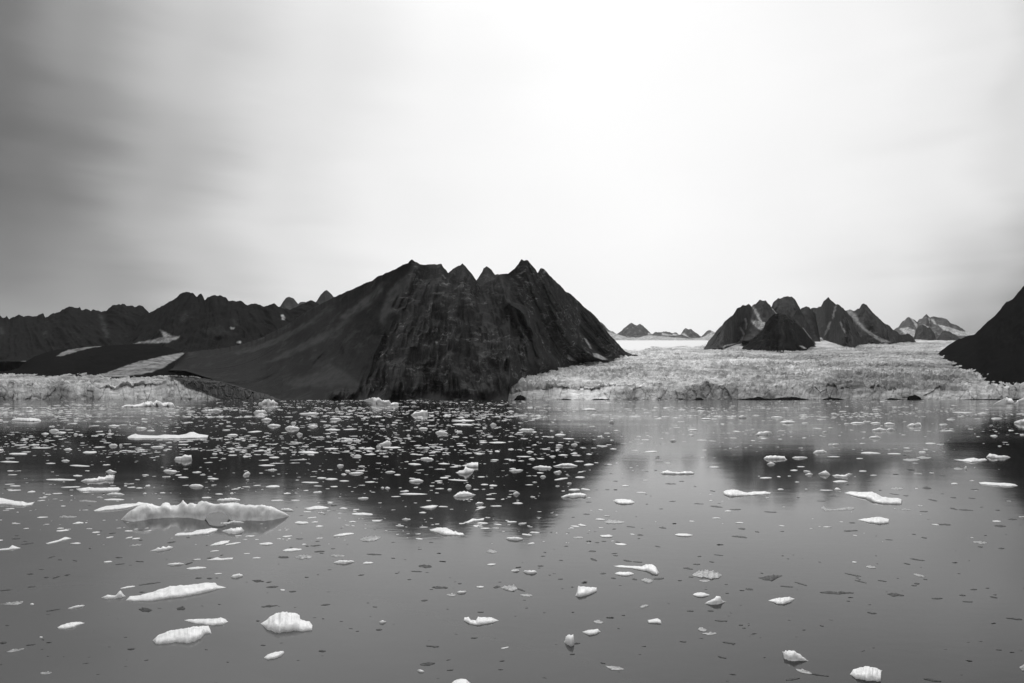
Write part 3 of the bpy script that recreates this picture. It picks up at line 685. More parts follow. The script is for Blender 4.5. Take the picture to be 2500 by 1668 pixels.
P('A','w',[(1563,595),(1575,578),(1630,575),(1660,560),(1715,562),(1722,605),(1660,618),(1570,606)],'blocky white growler with a raised right side, below the humped floe',.1)
T('A','w',1465,700,1590,705,17,18,'rounded white floe between the blocky growler and the arched iceberg')
T('A','w',948,705,1045,708,15,16,'stubby white floe just behind the twisted stepped floe',.1)
P('A','w',[(725,790),(760,770),(870,762),(885,748),(930,755),(960,738),(1030,735),(1015,795),(950,790),(880,803),(780,803)],'twisted white floe stepping up to a crest on its right',.1)
P('A','f',[(680,858),(750,848),(800,840),(860,850),(960,845),(1060,842),(1085,860),(1060,875),(900,878),(720,880)],'long flat white floe in front of the twisted stepped floe',.1)
T('A','w',955,910,1115,910,18,10,'short white floe between two long flat ones behind the arched iceberg')
T('A','f',930,955,1115,955,10,12,'thin white floe directly behind the left end of the arched iceberg')
P('A','f',[(-60,960),(0,935),(70,950),(140,965),(200,970),(250,985),(310,975),(290,1000),(200,1015),(130,1010),(60,1000),(-60,1000)],'white floe with an upturned right tip, cut by the left border',.08)
P('A','f',[(840,1052),(900,1025),(960,1008),(1060,1000),(1130,990),(1220,988),(1240,975),(1310,985),(1250,1005),(1130,1035),(1000,1050),(850,1060)],'slanting pale floe lying against the left end of the arched iceberg',.05)
T('A','w',1945,965,2155,960,22,16,'white floe just behind the right half of the arched iceberg',.1)
T('A','w',1695,835,1825,838,20,20,'white floe with a dark notch behind the arched iceberg\'s crown',.1)
T('A','w',2178,745,2245,725,25,5,'small white fin-shaped chunk of ice tilted to the left')
T('A','f',742,535,868,530,14,10,'bone-shaped white floe with thick ends off the left glacier',.15)
T('A','f',80,545,245,545,12,10,'smooth spindle-shaped white floe off the left glacier, near the border')
T('A','w',2045,1160,2190,1162,17,12,'small white floe right in front of the iceberg\'s arch')
T('A','g',530,1112,690,1108,12,8,'narrow grey plate of ice left of the arched iceberg')
T('A','w',975,470,1055,470,14,14,'stubby white lump, larger of a close pair off the left glacier')
T('A','w',1068,470,1098,470,12,12,'tiny round white lump beside a stubby larger one')
T('A','w',440,340,530,340,16,14,'rounded white lump among flat chips off the left glacier',.1)
T('A','f',100,245,370,250,20,12,'wide low raft of white ice nearest the dirty left glacier',.2)
for a in ((1860,768,1960,770,10,8),(1595,755,1690,757,8,6),(655,742,738,742,10,9),(412,775,680,778,10,10),(570,507,648,507,9,8),(280,493,460,490,7,6),(0,615,172,617,8,8),(625,648,805,655,8,9),
          (972,342,998,342,13,10),(972,295,1075,293,8,7),(2035,377,2135,377,9,9),(1625,505,1708,504,7,5),(1595,460,1690,461,6,5),(2060,903,2095,900,8,6),(1808,940,1895,938,10,6),
          (85,833,185,833,8,6),(70,875,190,870,8,7),(470,902,560,900,7,5),(245,890,318,885,12,6),(1930,905,2000,906,8,7),(1280,903,1315,903,8,8),(1110,833,1140,832,6,5),(1220,853,1280,851,8,6),(1300,835,1350,832,10,8),
          (410,631,498,630,7,5),(545,845,720,840,7,7),(65,698,125,696,6,5),(70,733,155,731,5,5),(2045,558,2125,556,7,6),(1900,545,1950,546,8,6),(2215,477,2310,474,7,6),(1315,338,1390,337,8,6),(225,173,305,172,9,7),(505,356,595,354,8,7),(370,366,440,364,9,7),(2220,350,2350,343,9,7)):
    T('A','f',*a)
for a in ((550,607,625,607,10,10),(1350,485,1470,485,10,10),(1218,320,1315,318,13,10),(1800,160,2000,158,13,10),(190,138,300,140,11,9),(660,375,700,372,12,6)):
    T('A','w',*a,None,.25)
T('A','g',705,968,870,975,12,6)
# --- far and middle water, before the central mountain
T('B','b',40,102,218,98,32,16,'lumpy white iceberg close under the central mountain\'s left foot',.2)
T('B','w',-5,178,118,175,22,15,'broad white lump below the lumpy iceberg off the central mountain',.1)
P('B','b',[(975,66),(1050,50),(1130,58),(1145,72),(1210,72),(1230,95),(1250,88),(1300,90),(1295,118),(1180,115),(1060,112),(1055,90),(1000,76)],'large white iceberg touching the far waterline before the central mountain',.12)
P('B','b',[(1405,198),(1440,175),(1480,172),(1510,158),(1535,165),(1555,160),(1558,205),(1430,205)],'squarish white iceberg with a lumpy top before the central mountain',.15)
T('B','w',278,318,410,318,18,14,'smooth white cap of ice drifting before the central mountain')
T('B','w',382,372,437,372,15,14,'ball-like little white growler',.2)
T('B','w',1625,355,1740,362,15,12,'white floe with a raised left end in the middle of the dark reflection',.25)
P('B','w',[(1105,458),(1150,450),(1180,435),(1215,432),(1235,450),(1220,472),(1140,468)],'white growler with two bumps, a long thin floe at its foot',.12)
T('B','f',1153,490,1320,488,10,8,'long thin white floe at the foot of the two-bumped growler')
T('B','w',1095,480,1142,482,12,14,'small white knob at the left tip of a long thin floe')
T('B','f',395,530,580,535,14,14,'ragged white floe with a toothed upper edge',.3)
T('B','w',1492,592,1612,598,20,10,'white floe with one small sharp peak at its middle',.3)
P('B','f',[(1862,650),(1900,640),(1950,628),(2010,628),(2010,665),(1940,665)],'wedge-shaped white floe, thick at its right, behind the spiked floe',.08)
P('B','f',[(1808,712),(1840,700),(1880,695),(1897,665),(1920,682),(1978,685),(1965,705),(1925,722),(1880,726),(1830,722)],'white floe with a tall thin spike at its middle')
T('B','w',745,655,805,652,14,10,'small pointed cap of white ice',.1)
T('B','f',40,648,190,648,9,8,'slim straight white floe parallel to a hair-thin one behind it')
T('B','f',140,632,275,628,4,4,'hair-thin white strip of ice behind a slim straight floe')
T('B','w',1175,710,1268,708,12,10,'smooth oval white floe alone on the dark reflection')
T('B','w',850,722,985,718,14,14,'broad white floe in front of a round small companion',.1)
T('B','w',1390,790,1520,788,20,18,'tadpole-shaped white floe, thick at left with a thin tail',.1)
T('B','w',1895,838,1950,838,16,16,'knobbly little white growler behind the smooth white dome',.15)
P('B','w',[(1787,925),(1820,900),(1845,885),(1890,882),(1940,892),(1960,902),(1990,912),(1950,930),(1880,942),(1800,942)],'smooth white dome of ice on the dark reflection')
P('B','f',[(1487,1022),(1550,1010),(1600,1002),(1650,1008),(1630,1025),(1590,1040),(1530,1032)],'boat-shaped white floe at the lower edge of the dark reflection',.08)
P('B','f',[(450,1030),(500,1022),(560,1008),(620,1012),(675,1028),(620,1042),(480,1048)],'flat white floe right of the arched iceberg\'s tip',.1)
T('B','f',877,1085,1067,1088,18,14,'clean-edged oval white floe where the dark reflection ends')
T('B','w',235,1045,355,1055,16,14,'small white floe just behind the right tip of the arched iceberg',.1)
T('B','f',365,1165,490,1165,20,17,'smooth oval white floe in front of the arched iceberg\'s right tip')
P('B','f',[(1880,1160),(1920,1145),(1960,1122),(2000,1130),(2065,1118),(2062,1138),(1990,1145),(1920,1168)],'branching white floe with an upturned right end on the reflection\'s edge',.15)
T('B','f',1997,1168,2100,1168,13,11,'smooth white floe tucked below the branching floe')
P('F','f',[(1575,12),(1640,-8),(1720,-8),(1770,15),(1790,30),(1805,22),(1830,38),(1875,42),(1885,60),(1840,65),(1760,62),(1700,62),(1650,40),(1580,20)],'curved white floe like a resting seal below the reflected summits',.1)
T('F','w',2258,92,2412,98,16,14,'ragged white floe right of the seal-shaped floe',.25)
for a in ((135,578,228,578,9,8),(1383,635,1500,640,12,12),(815,700,865,702,10,10),(565,762,650,762,10,9),(638,772,752,772,12,10),(765,788,853,788,8,7),(425,800,580,802,8,8),(105,842,232,838,15,12),(995,798,1087,796,7,7),
          (1668,760,1745,760,10,9),(1305,905,1555,905,9,9),(1655,1018,1740,1020,8,6),(2110,830,2182,830,10,10),(1995,1028,2075,1025,12,12),(152,965,265,962,9,7),(765,1035,838,1035,12,10),(515,1160,578,1157,9,7),
          (850,1155,918,1155,9,8),(2105,443,2260,443,8,8),(1515,493,1578,493,9,8),(1650,633,1758,635,8,6),(1770,250,1980,245,9,9),(1780,280,1970,285,10,8),(660,987,705,986,9,9),(780,730,830,730,8,8),(1258,733,1315,733,9,8),
          (1137,850,1168,850,9,9),(1175,853,1222,853,10,9),(1625,858,1705,857,7,6),(1735,868,1773,865,10,8),(2120,600,2195,600,7,6),(1400,548,1470,547,6,6),(990,550,1095,549,6,6),(630,500,760,497,8,7),(985,503,1085,500,11,9),
          (1475,320,1560,319,10,9),(640,330,775,330,9,8),(800,328,925,322,6,5),(120,295,240,292,14,10),(480,300,575,298,10,9),(65,240,160,240,14,12),(680,235,785,235,10,9),(405,186,585,184,11,9),(1545,965,1590,963,5,5),(1480,1072,1545,1072,10,9),
          (2020,445,2095,442,7,6),(1820,470,1900,468,6,5),(1620,790,1690,788,7,7),(1740,775,1915,785,7,7),(2120,1013,2222,1013,7,7),(1985,1050,2080,1020,6,6),(2080,950,2165,950,8,8),(535,832,612,834,5,5)):
    T('B','f',*a)
for a in ((895,565,965,567,12,10),(930,945,1028,942,10,12),(1985,995,2060,990,16,12),(725,150,760,148,14,10),(330,270,380,268,12,9),(865,560,900,555,9,6),(2115,288,2175,285,14,10),(830,430,890,428,14,10)):
    T('B','w',*a,None,.25)
# --- before the wide glacier
P('C','w',[(1365,718),(1390,702),(1430,692),(1470,705),(1540,708),(1590,702),(1640,702),(1675,718),(1660,732),(1500,735),(1390,732)],'dog-bone-shaped white floe in the pale reflected column')
P('C','w',[(475,930),(520,912),(580,898),(660,895),(700,908),(705,930),(690,942),(640,938),(585,950),(550,940),(490,945)],'rounded white floe like a turtle at the dark reflection\'s right edge',.06)
P('C','f',[(942,965),(970,950),(1030,946),(1100,955),(1140,978),(1120,992),(1040,998),(980,990)],'smooth bowl-shaped white floe alone in the bright reflection')
T('C','w',2060,222,2145,222,18,12,'small bright growler with a pointed top before the wide glacier',.2)
T('C','f',1225,528,1340,525,10,8,'slim white floe with a bump near each end, in the pale column')
T('C','w',1453,430,1507,430,12,10,'round white button of ice in the pale reflected column')
P('D','w',[(-60,372),(-20,352),(40,348),(85,350),(95,370),(60,385),(-30,390)],'white loaf-shaped growler with tiny chips to its right',.1)
T('C','w',95,332,238,332,10,12,'pair of joined white lumps at the right side of the dark reflection',.2)
P('C','w',[(402,655),(450,642),(490,632),(560,630),(625,650),(620,660),(420,662)],'flat-bottomed white floe with a smooth crest, dark water around it',.08)
T('C','w',220,670,395,670,18,14,'ragged white floe with a spiky left end beside the flat-bottomed floe',.3)
T('C','g',795,472,893,475,12,12,'dull brown-grey dirty floe on a dark wind streak')
P('C','f',[(1925,890),(1950,870),(2010,862),(2060,865),(2100,880),(2150,892),(2200,880),(2300,880),(2360,890),(2350,905),(2250,912),(2100,920),(1990,928),(1940,912)],'long white floe with a curled-up left end before the wide glacier',.12)
T('C','g',865,1155,1045,1155,15,18,'pale translucent saucer of ice beside a small white floe')
T('C','f',785,1132,873,1135,10,10,'small white floe at the upper left of a translucent saucer')
for a in ((680,645,770,640,11,10),(603,756,690,756,11,9),(415,780,538,762,10,8),(543,870,648,868,12,10),(655,862,740,870,12,6),(1803,664,1893,664,8,7),(1615,380,1673,380,7,7),(493,408,595,410,6,6),(650,150,795,150,12,8),(1085,210,1190,210,6,5),
          (1020,832,1085,832,8,8),(1148,890,1240,892,6,6),(165,530,232,528,8,8),(78,568,212,570,6,6),(370,567,430,565,6,6),(450,557,540,555,8,7),(560,543,625,543,5,5),(420,376,520,374,9,8),(185,592,245,594,9,8),(260,588,328,588,6,6),(700,548,755,549,6,6),(0,506,55,505,7,6),
          (1610,332,1700,330,7,6),(1730,235,1830,234,10,8),(945,340,1000,341,9,8),(860,361,920,360,5,5),(-10,1155,80,1155,10,9),(40,988,135,988,10,10),(1690,422,1785,422,5,4),(915,500,975,502,6,6),(1300,215,1350,214,5,4)):
    T('C','f',*a)
for a in ((10,695,137,690,10,18),(410,712,482,710,12,12),(288,752,342,752,12,10),(45,905,108,903,16,14),(565,465,625,463,12,8),(430,472,495,472,12,12),(905,265,955,262,18,14),(95,208,180,206,10,9),(630,293,675,290,9,8),(220,800,262,800,7,6),(530,810,572,810,9,9),(425,835,465,835,7,7)):
    T('C','w',*a,None,.15)
P('D','f',[(740,895),(790,880),(860,885),(920,882),(990,880),(1040,905),(1080,928),(1150,935),(1220,938),(1262,955),(1250,995),(1180,995),(1080,990),(1000,975),(930,945),(830,925)],'large smooth white floe curving down to a blunt right end',.05)
P('D','f',[(860,1135),(930,1122),(1010,1110),(1050,1105),(1145,1128),(1085,1145),(1140,1165),(1050,1172),(950,1160)],'fish-shaped white floe with a notched tail to the right',.04)
P('D','g',[(530,1030),(555,1010),(575,1035),(650,1042),(780,1018),(830,1030),(820,1045),(680,1052),(570,1055)],'grey canoe-shaped floe with an upturned left tip')
P('D','f',[(1945,800),(2000,795),(2100,802),(2200,805),(2270,815),(2295,832),(2220,838),(2080,828),(1960,815)],'long slim white floe tilted down to the right border',.06)
P('D','w',[(2010,575),(2040,545),(2090,550),(2120,560),(2200,562),(2230,578),(2180,592),(2060,595)],'white floe with a lumpy left end near the right border',.12)
P('D','f',[(1720,595),(1800,595),(1870,580),(1900,578),(1940,590),(2000,585),(2022,600),(1960,612),(1880,622),(1800,608)],'ragged low floe left of the lumpy-ended one near the right border',.2)
P('D','w',[(15,585),(40,565),(80,560),(150,565),(205,565),(210,585),(228,598),(190,602),(60,605),(20,592)],'bright lumpy white floe with a small oval chip below it',.15)
T('D','w',45,637,120,637,13,12,'small oval chip of white ice under a bright lumpy floe')
T('D','w',270,580,410,580,12,14,'low white floe just right of the bright lumpy one',.1)
T('D','w',460,537,585,535,22,10,'white floe with a small hat-like peak on a dark wind streak',.15)
T('D','w',372,702,435,705,10,8,'small tilted white chip above the first of three crested floes')
T('D','w',388,730,458,730,13,13,'rounded white lump, leftmost of three crested floes in a row')
P('D','w',[(505,722),(540,710),(570,697),(595,715),(615,732),(580,745),(520,738)],'peaked white floe in the middle of three crested floes',.15)
P('D','w',[(630,738),(680,732),(740,735),(780,718),(815,725),(780,745),(765,762),(700,755),(650,752)],'white floe with a curled right horn, last of three crested floes',.12)
T('D','f',635,795,768,793,12,12,'faint flat floe below the horned one')
P('D','w',[(1808,682),(1828,655),(1848,682),(1830,690)],'tiny white cone of ice standing alone on grey water')
P('D','w',[(1293,300),(1320,282),(1350,275),(1380,280),(1400,268),(1425,272),(1430,298),(1360,305)],'white growler with a raised right corner before the far ice cliff',.12)
T('D','w',985,340,1120,338,20,6,'low grey-white mound joined to a smaller spiky one')
T('D','w',1113,335,1200,330,15,10,'small spiky lump touching a low grey-white mound',.3)
T('D','w',958,402,1072,402,15,11,'sharp-crested white floe below the low grey-white mound',.1)
P('D','b',[(2070,105),(2110,82),(2150,64),(2190,48),(2240,62),(2270,88),(2258,104),(2150,110)],'smooth grey-white iceberg with a dark hollow under the black slope',.04)
P('D','b',[(2262,98),(2290,72),(2350,52),(2400,50),(2460,100),(2350,112),(2290,110)],'smooth white iceberg cut by the right border under the black slope',.04)
T('D','w',2260,270,2420,265,24,22,'thick white growler cut by the right border')
T('D','g',1265,597,1420,597,12,12,'pale grey floe, left one of an overlapping pair')
T('D','g',1385,578,1522,580,10,10,'pale grey floe, right one of an overlapping pair')
for a in ((735,276,790,275,8,6),(790,272,925,270,10,6),(1095,278,1195,278,12,9),(160,265,302,265,16,8),(885,537,1065,540,12,8),(1125,543,1248,545,7,6),(518,870,635,872,6,6),(2045,383,2115,388,10,6),(650,863,707,865,11,10),(1465,452,1560,452,8,7),(585,570,700,571,6,5),
          (845,587,908,586,6,5),(315,660,385,660,6,6),(255,693,322,692,8,8),(870,700,940,700,8,7),(970,736,1033,736,5,5),(140,863,197,863,8,8),(2115,475,2150,476,5,5),(1590,283,1665,283,7,6),(970,270,1065,270,7,6),(330,202,415,202,8,6),(80,217,190,219,7,6),(355,271,420,270,6,5),(1655,237,1735,237,6,5),(2055,230,2155,229,8,6),(1700,170,1890,176,5,6),(1930,184,2030,184,8,7),(1695,812,1760,812,9,8),(-20,762,90,760,9,8)):
    T('D','f',*a)
for a in ((625,468,697,465,12,10),(540,352,588,352,10,8),(705,222,748,221,9,7),(1680,323,1722,323,6,5),(985,152,1075,152,11,8)):
    T('D','w',*a,None,.2)
T('D','g',1565,458,1635,458,18,12); T('D','g',1155,857,1268,858,9,9); T('D','g',1720,678,1800,680,10,9); T('D','g',1250,1043,1340,1045,9,9)
# --- near water
P('E','f',[(1130,645),(1165,605),(1260,600),(1330,575),(1420,545),(1520,518),(1650,510),(1820,487),(1930,485),(1950,510),(2028,530),(1920,555),(1800,585),(1650,610),(1480,635),(1350,652),(1200,652)],'longest smooth white floe of the near water, tapering to the left',.04)
P('E','f',[(1370,1005),(1420,950),(1500,920),(1620,895),(1740,880),(1870,868),(1885,905),(1895,942),(1840,945),(1800,990),(1700,1030),(1580,1020),(1500,1035),(1400,1040)],'big grooved white floe lying in front of a tilted smaller floe',.06)
P('E','f',[(1655,825),(1690,815),(1800,810),(1920,808),(1980,797),(2020,812),(2045,838),(2000,862),(1920,872),(1830,862),(1740,852),(1690,838)],'white floe with a raised right corner behind the big grooved floe',.06)
P('E','f',[(515,888),(550,865),(610,848),(655,838),(720,838),(758,850),(700,868),(660,890),(580,903),(525,900)],'leaf-shaped white floe alone near the lower left',.05)
P('E','w',[(910,622),(945,605),(965,592),(1005,600),(1040,598),(1060,565),(1078,556),(1105,590),(1125,610),(1080,625),(960,635)],'small white floe with an upright shark fin at its right')
T('E','f',1080,540,1212,520,12,8,'narrow white floe just behind the finned floe')
T('E','w',610,720,758,692,10,12,'small slanting white floe with a dark chip at its right end',.2)
P('E','w',[(1345,203),(1400,185),(1415,168),(1440,178),(1460,163),(1490,170),(1510,158),(1553,168),(1530,188),(1420,207)],'white floe with four small knobs along its back',.05)
P('E','f',[(410,135),(450,122),(520,105),(580,78),(600,78),(640,90),(580,105),(500,125),(430,142)],'long thin slanting white floe rising to a knob at its right',.05)
P('E','f',[(-60,192),(0,185),(80,175),(110,148),(135,160),(185,177),(110,190),(-60,200)],'thin white floe with one knob, cut by the left border')
P('E','f',[(1565,60),(1590,42),(1650,38),(1720,35),(1760,15),(1830,5),(1900,-5),(1955,5),(1940,25),(1860,52),(1700,65),(1570,68)],'slanting pair of fused white floes in front of the arched iceberg',.05)
P('E','w',[(1985,25),(2040,10),(2090,5),(2130,-5),(2165,-2),(2190,22),(2160,45),(2100,55),(2040,45)],'frothy lumpy white floe beside the fused pair',.2)
P('E','f',[(1880,155),(1930,130),(1990,112),(2060,108),(2050,130),(1980,152)],'smooth slanting white floe overlapped by a greyer one')
T('E','f',2020,150,2160,128,10,7,'greyish white floe at the right end of a slanting smooth one')
P('E','f',[(1855,285),(1910,270),(1950,258),(1980,270),(2090,262),(2085,278),(1980,288)],'thin white floe with a low triangular crest and a dark chip beside it',.1)
T('E','w',1502,325,1650,320,12,12,'lumpy white floe with dark chips at its right end',.15)
T('E','f',1670,362,1850,352,14,12,'flat white floe narrowing to the right below the dark chips')
T('E','w',2070,435,2180,425,18,14,'knobbly white ice with dark shards stuck to its right side',.3)
for a in ((1735,280,1800,277,5,5),(950,87,1018,75,6,6),(1125,92,1190,78,8,6),(930,303,1005,298,9,9),(1920,408,1992,405,5,5),(1885,208,1965,200,6,5),(2185,228,2240,226,5,5),(270,680,305,680,9,8),(355,976,382,976,6,6),(2262,268,2340,265,7,6)):
    T('E','f',*a)
P('E','g',[(0,682),(60,668),(150,655),(208,652),(205,668),(160,686),(60,688)],'grey streaked plate of ice near the left border',.05)
T('E','d',1245,728,1362,735,25,22,'dark ring-shaped disc of clear ice below the longest floe')
T('E','d',1585,720,1660,720,22,20,'crumpled dark lump of clear ice right of a dark ring-shaped disc')
T('E','g',55,1108,218,1078,10,10,'slanting grey sliver with a light rim at the lower left')
T('E','d',1143,1085,1212,1080,10,12,'stubby dark chip alone below the big grooved floe')
T('E','g',360,1300,465,1295,12,15,'small grey lump with a dark tail, lowest at the left')
T('E','g',1160,160,1272,145,8,7,'light-rimmed grey plate left of the four-knobbed floe')
for a in ((415,745,540,725,5,5),(185,146,305,132,5,5),(105,97,182,92,5,5),(430,268,495,250,4,5),(1035,262,1100,262,5,6),(1035,325,1122,318,5,5),(1215,296,1290,300,5,5),(245,412,300,411,7,6),(470,450,540,430,8,7),(575,425,632,415,8,7),(395,442,440,440,6,6),(655,288,692,295,5,5),(795,182,818,182,6,6),(1245,510,1440,485,6,6),
          (1855,267,1915,268,6,6),(1660,325,1730,305,9,9),(1750,450,1810,445,8,8),(1855,452,1905,448,9,8),(1245,110,1280,104,6,6),(975,48,1040,42,5,5),(1845,153,1862,154,4,4),(2262,470,2340,466,6,6),(0,560,98,552,5,5),(245,528,318,523,4,5),(1975,245,2002,238,5,5),(1500,132,1575,120,9,8),(0,1030,62,1025,10,16),(235,1050,320,1040,5,6),(1240,16,1280,16,4,4),(1670,85,1702,83,4,4),(1250,573,1298,573,5,5),(0,0,1,0,0,0)):
    if a[2] - a[0] > 5: T('E','d',*a)
P('F','f',[(60,855),(110,820),(150,780),(200,755),(290,747),(370,752),(410,775),(400,800),(440,822),(500,830),(525,870),(522,915),(450,922),(380,918),(300,930),(200,935),(120,910)],'chunky white floe with a curved ridge along its back',.06)
P('F','f',[(90,1160),(120,1130),(180,1108),(265,1098),(270,1115),(240,1150),(180,1170),(120,1178)],'smooth white floe slanting below the chunky ridged floe',.04)
P('F','f',[(1882,830),(1885,798),(1925,795),(1945,820),(1990,822),(2010,790),(2080,795),(2130,795),(2195,828),(2130,850),(2060,860),(2000,870),(1940,858)],'hollow white floe with upturned left horn like a shell',.03)
P('F','f',[(1770,1388),(1800,1362),(1850,1345),(1900,1350),(1940,1385),(1930,1420),(1850,1440),(1780,1420)],'rounded white floe cut off by the lower border')
T('F','w',1122,840,1185,840,13,14,'small white pebble of ice alone on smooth grey water')
T('F','f',710,68,897,48,14,10,'spindle-shaped white floe above a translucent curled plate')
P('F','g',[(945,100),(990,75),(1060,68),(1125,68),(1138,80),(1100,108),(1020,120),(965,112)],'translucent curled plate of ice with a pale rim')
T('F','f',45,140,170,135,13,14,'plain small white floe left of a dark-rimmed one')
T('F','f',258,200,430,188,14,12,'white floe with a dark rim at its left end')
T('F','g',370,258,522,250,18,22,'grey-white floe with a white knob, dark plate to its left',.1)
T('F','d',218,260,312,262,14,12,'dark oval plate left of a grey floe with a white knob')
T('F','w',715,308,903,298,16,14,'striped white floe with a small dark spur under its right side',.1)
T('F','g',690,245,812,247,10,10,'empty-looking lens of clear ice behind the striped white floe')
T('F','f',975,315,1070,312,14,6,'small greyish white floe right of the striped floe')
T('F','d',1475,338,1595,345,18,16,'dark glassy disc with white flecks below the seal-shaped floe')
T('F','g',2085,212,2180,212,18,14,'grey dome-like plate with dark shards below it')
T('F','w',1820,575,1905,570,12,14,'small white floe touching a glassy round plate')
T('F','g',1728,598,1810,598,16,16,'glassy round plate touching a small white floe')
P('F','g',[(2215,535),(2250,512),(2330,508),(2365,540),(2330,568),(2260,555)],'milky blurred plate of ice with dark shards on both sides')
T('F','d',1597,530,1740,535,16,12,'broken dark shard with a pale crest above the round glassy plate',.1)
T('F','d',1490,1222,1625,1210,14,18,'blackest jagged lump of clear ice near the lower border')
T('F','w',1465,1275,1525,1285,12,12,'small white scrap directly below the blackest lump')
T('F','d',580,1102,645,1102,10,10,'dark twin chip between the two lower-left floes and the blackest lump')
for a in ((1995,525,2062,525,8,10),(300,95,330,95,6,6),(235,552,278,556,10,10),(2090,325,2170,322,8,10),(2215,1078,2285,1066,7,7),(990,1,1010,1,3,3),(1450,92,1515,98,7,8),(2305,380,2350,380,10,10)):
    T('F','f',*a)
for a in ((65,705,212,692,10,10),(1498,650,1560,645,10,8),(600,690,682,683,7,7),(375,95,440,95,5,5),(460,160,495,160,6,5),(505,158,600,152,5,8),(540,212,635,206,7,8),(1010,232,1145,238,6,7),(1410,386,1505,390,6,6),(935,422,990,416,6,6),(1375,462,1412,459,5,5),(110,488,160,480,8,7),(0,475,90,478,10,10),
          (110,530,220,522,9,9),(315,568,378,566,8,8),(1065,705,1105,706,5,5),(1095,910,1150,908,8,12),(1945,985,2005,982,7,7),(1545,1055,1660,1062,7,10),(60,1050,105,1050,5,5),(1730,1275,1790,1270,5,5),(455,440,490,440,6,6),(690,184,730,183,4,4),(1230,268,1268,270,5,5),(2005,752,2060,752,6,6),(2145,530,2210,525,12,12),(1830,497,1862,495,5,5),(610,812,630,811,4,4),(20,832,50,830,10,9),(1570,128,1610,127,4,4)):
    T('F','d',*a)
P('G','f',[(948,340),(1000,330),(1080,335),(1200,340),(1240,320),(1290,318),(1325,340),(1355,400),(1340,418),(1290,405),(1250,385),(1180,375),(1100,358),(1000,352)],'white floe bent like an arm, a cluster of dark shards behind it',.05)
T('G','f',960,405,1130,408,20,18,'smooth white oval tucked under the bent arm-like floe')
P('G','g',[(1195,465),(1225,448),(1270,450),(1300,470),(1290,490),(1240,490)],'greyish shell-like piece hanging below the bent arm-like floe')
P('G','f',[(605,605),(620,560),(630,515),(680,518),(740,525),(795,530),(798,565),(740,590),(680,610),(640,618)],'wedge-like white chunk with a dark hollow in its right corner',.08)
P('G','g',[(1650,420),(1690,385),(1760,378),(1830,380),(1880,395),(1920,420),(1900,445),(1820,455),(1740,445)],'wide milky floe ringed by dark shards',.05)
T('G','g',1715,470,1810,470,8,12,'small pale rim of ice below the wide milky floe')
T('G','f',1660,598,1808,600,26,18,'diamond-shaped white floe above a cauliflower-like one')
P('G','w',[(1765,675),(1800,650),(1850,630),(1870,612),(1905,615),(1920,648),(1955,660),(1900,680),(1840,688)],'cauliflower-like lumpy white floe',.15)
T('G','g',1175,708,1262,690,12,14,'small grey slipper-shaped plate between the wedge and the cauliflower floes')
P('G','f',[(1252,822),(1290,815),(1340,805),(1372,825),(1378,855),(1320,852),(1260,850)],'small squarish white floe with a lip on its right edge')
P('G','f',[(668,930),(720,908),(780,905),(805,898),(830,928),(790,950),(730,962)],'fish-like white floe with ragged right tail, next to the upright one')
P('G','f',[(505,1020),(520,985),(550,968),(590,972),(592,1000),(580,1020),(595,1045),(570,1058),(530,1045)],'upright comma-shaped white floe with a bitten right side')
T('G','g',770,838,855,845,18,14,'grey plate with a dark lower edge above the fish-like floe')
T('G','g',1705,905,1785,910,22,20,'blurred grey round plate, upper of two')
T('G','g',1740,945,1870,942,12,14,'blurred grey pointed plate, lower of two')
P('G','g',[(875,1235),(930,1235),(1000,1240),(1040,1265),(1000,1275),(930,1272)],'grey pointed plate with white flecks near the lower border')
T('G','d',2005,70,2145,85,10,8,'long dark lens-shaped shard in the bright water at right')
T('G','f',1497,58,1660,62,14,14,'smooth white lens of ice alone in the bright water')
T('G','f',825,68,940,70,12,12,'plain small white floe between clear plate and smooth lens')
T('G','g',585,85,675,85,16,8,'clear domed plate left of a plain small white floe')
T('G','w',30,380,105,380,10,10,'smaller white floe of a neighbouring pair')
T('G','w',138,390,262,398,18,16,'larger white floe of a neighbouring pair')
T('G','g',110,600,218,602,12,12,'grey boat-shaped plate below the milky blurred one')
P('G','d',[(2245,445),(2300,428),(2400,420),(2460,425),(2420,445),(2380,470),(2300,462)],'large dark two-part shard with a pale back at right',.1)
for a in ((80,540,155,565,8,8),(2130,545,2200,552,14,8),(1035,285,1110,298,8,8),(1120,300,1205,305,7,6),(1305,455,1400,448,10,12),(722,208,790,208,12,6),(740,270,800,290,12,14),(265,337,322,338,6,7),(1855,828,1968,832,7,9),(1605,742,1665,744,8,8),(1885,1150,1960,1165,7,9),(780,128,820,128,5,5),(840,116,882,118,4,4),(965,122,1010,130,6,6),(505,161,542,161,5,5),(1318,158,1368,168,4,5),
          (1160,60,1215,62,8,6),(945,243,988,247,5,5),(830,408,880,404,8,8),(925,446,968,450,6,6),(1115,455,1160,462,10,8),(1660,322,1725,324,7,6),(1570,355,1660,368,9,9),(1805,300,1850,304,6,6),(1700,254,1735,250,6,6),(1620,436,1665,438,5,5),(1790,740,1845,742,8,7),(2070,868,2108,868,6,6),(2100,895,2132,896,5,5),(1950,582,1980,583,5,5),(1925,1020,2040,1036,7,8),(830,1205,875,1215,5,6),(1540,1015,1600,1018,6,6),
          (565,527,588,528,5,5),(2265,402,2290,404,5,5),(1850,236,1930,245,4,5),(1020,780,1052,782,4,4),(982,898,1002,900,4,4),(320,215,345,218,5,5),(295,250,335,250,5,5),(450,457,492,455,6,6),(2215,28,2255,36,6,6)):
    T('G','d',*a)
P('H','w',[(180,1105),(240,1098),(290,1095),(350,1135),(415,1190),(330,1187),(260,1190),(200,1170)],'pointed white tent of ice near the lower right',.06)
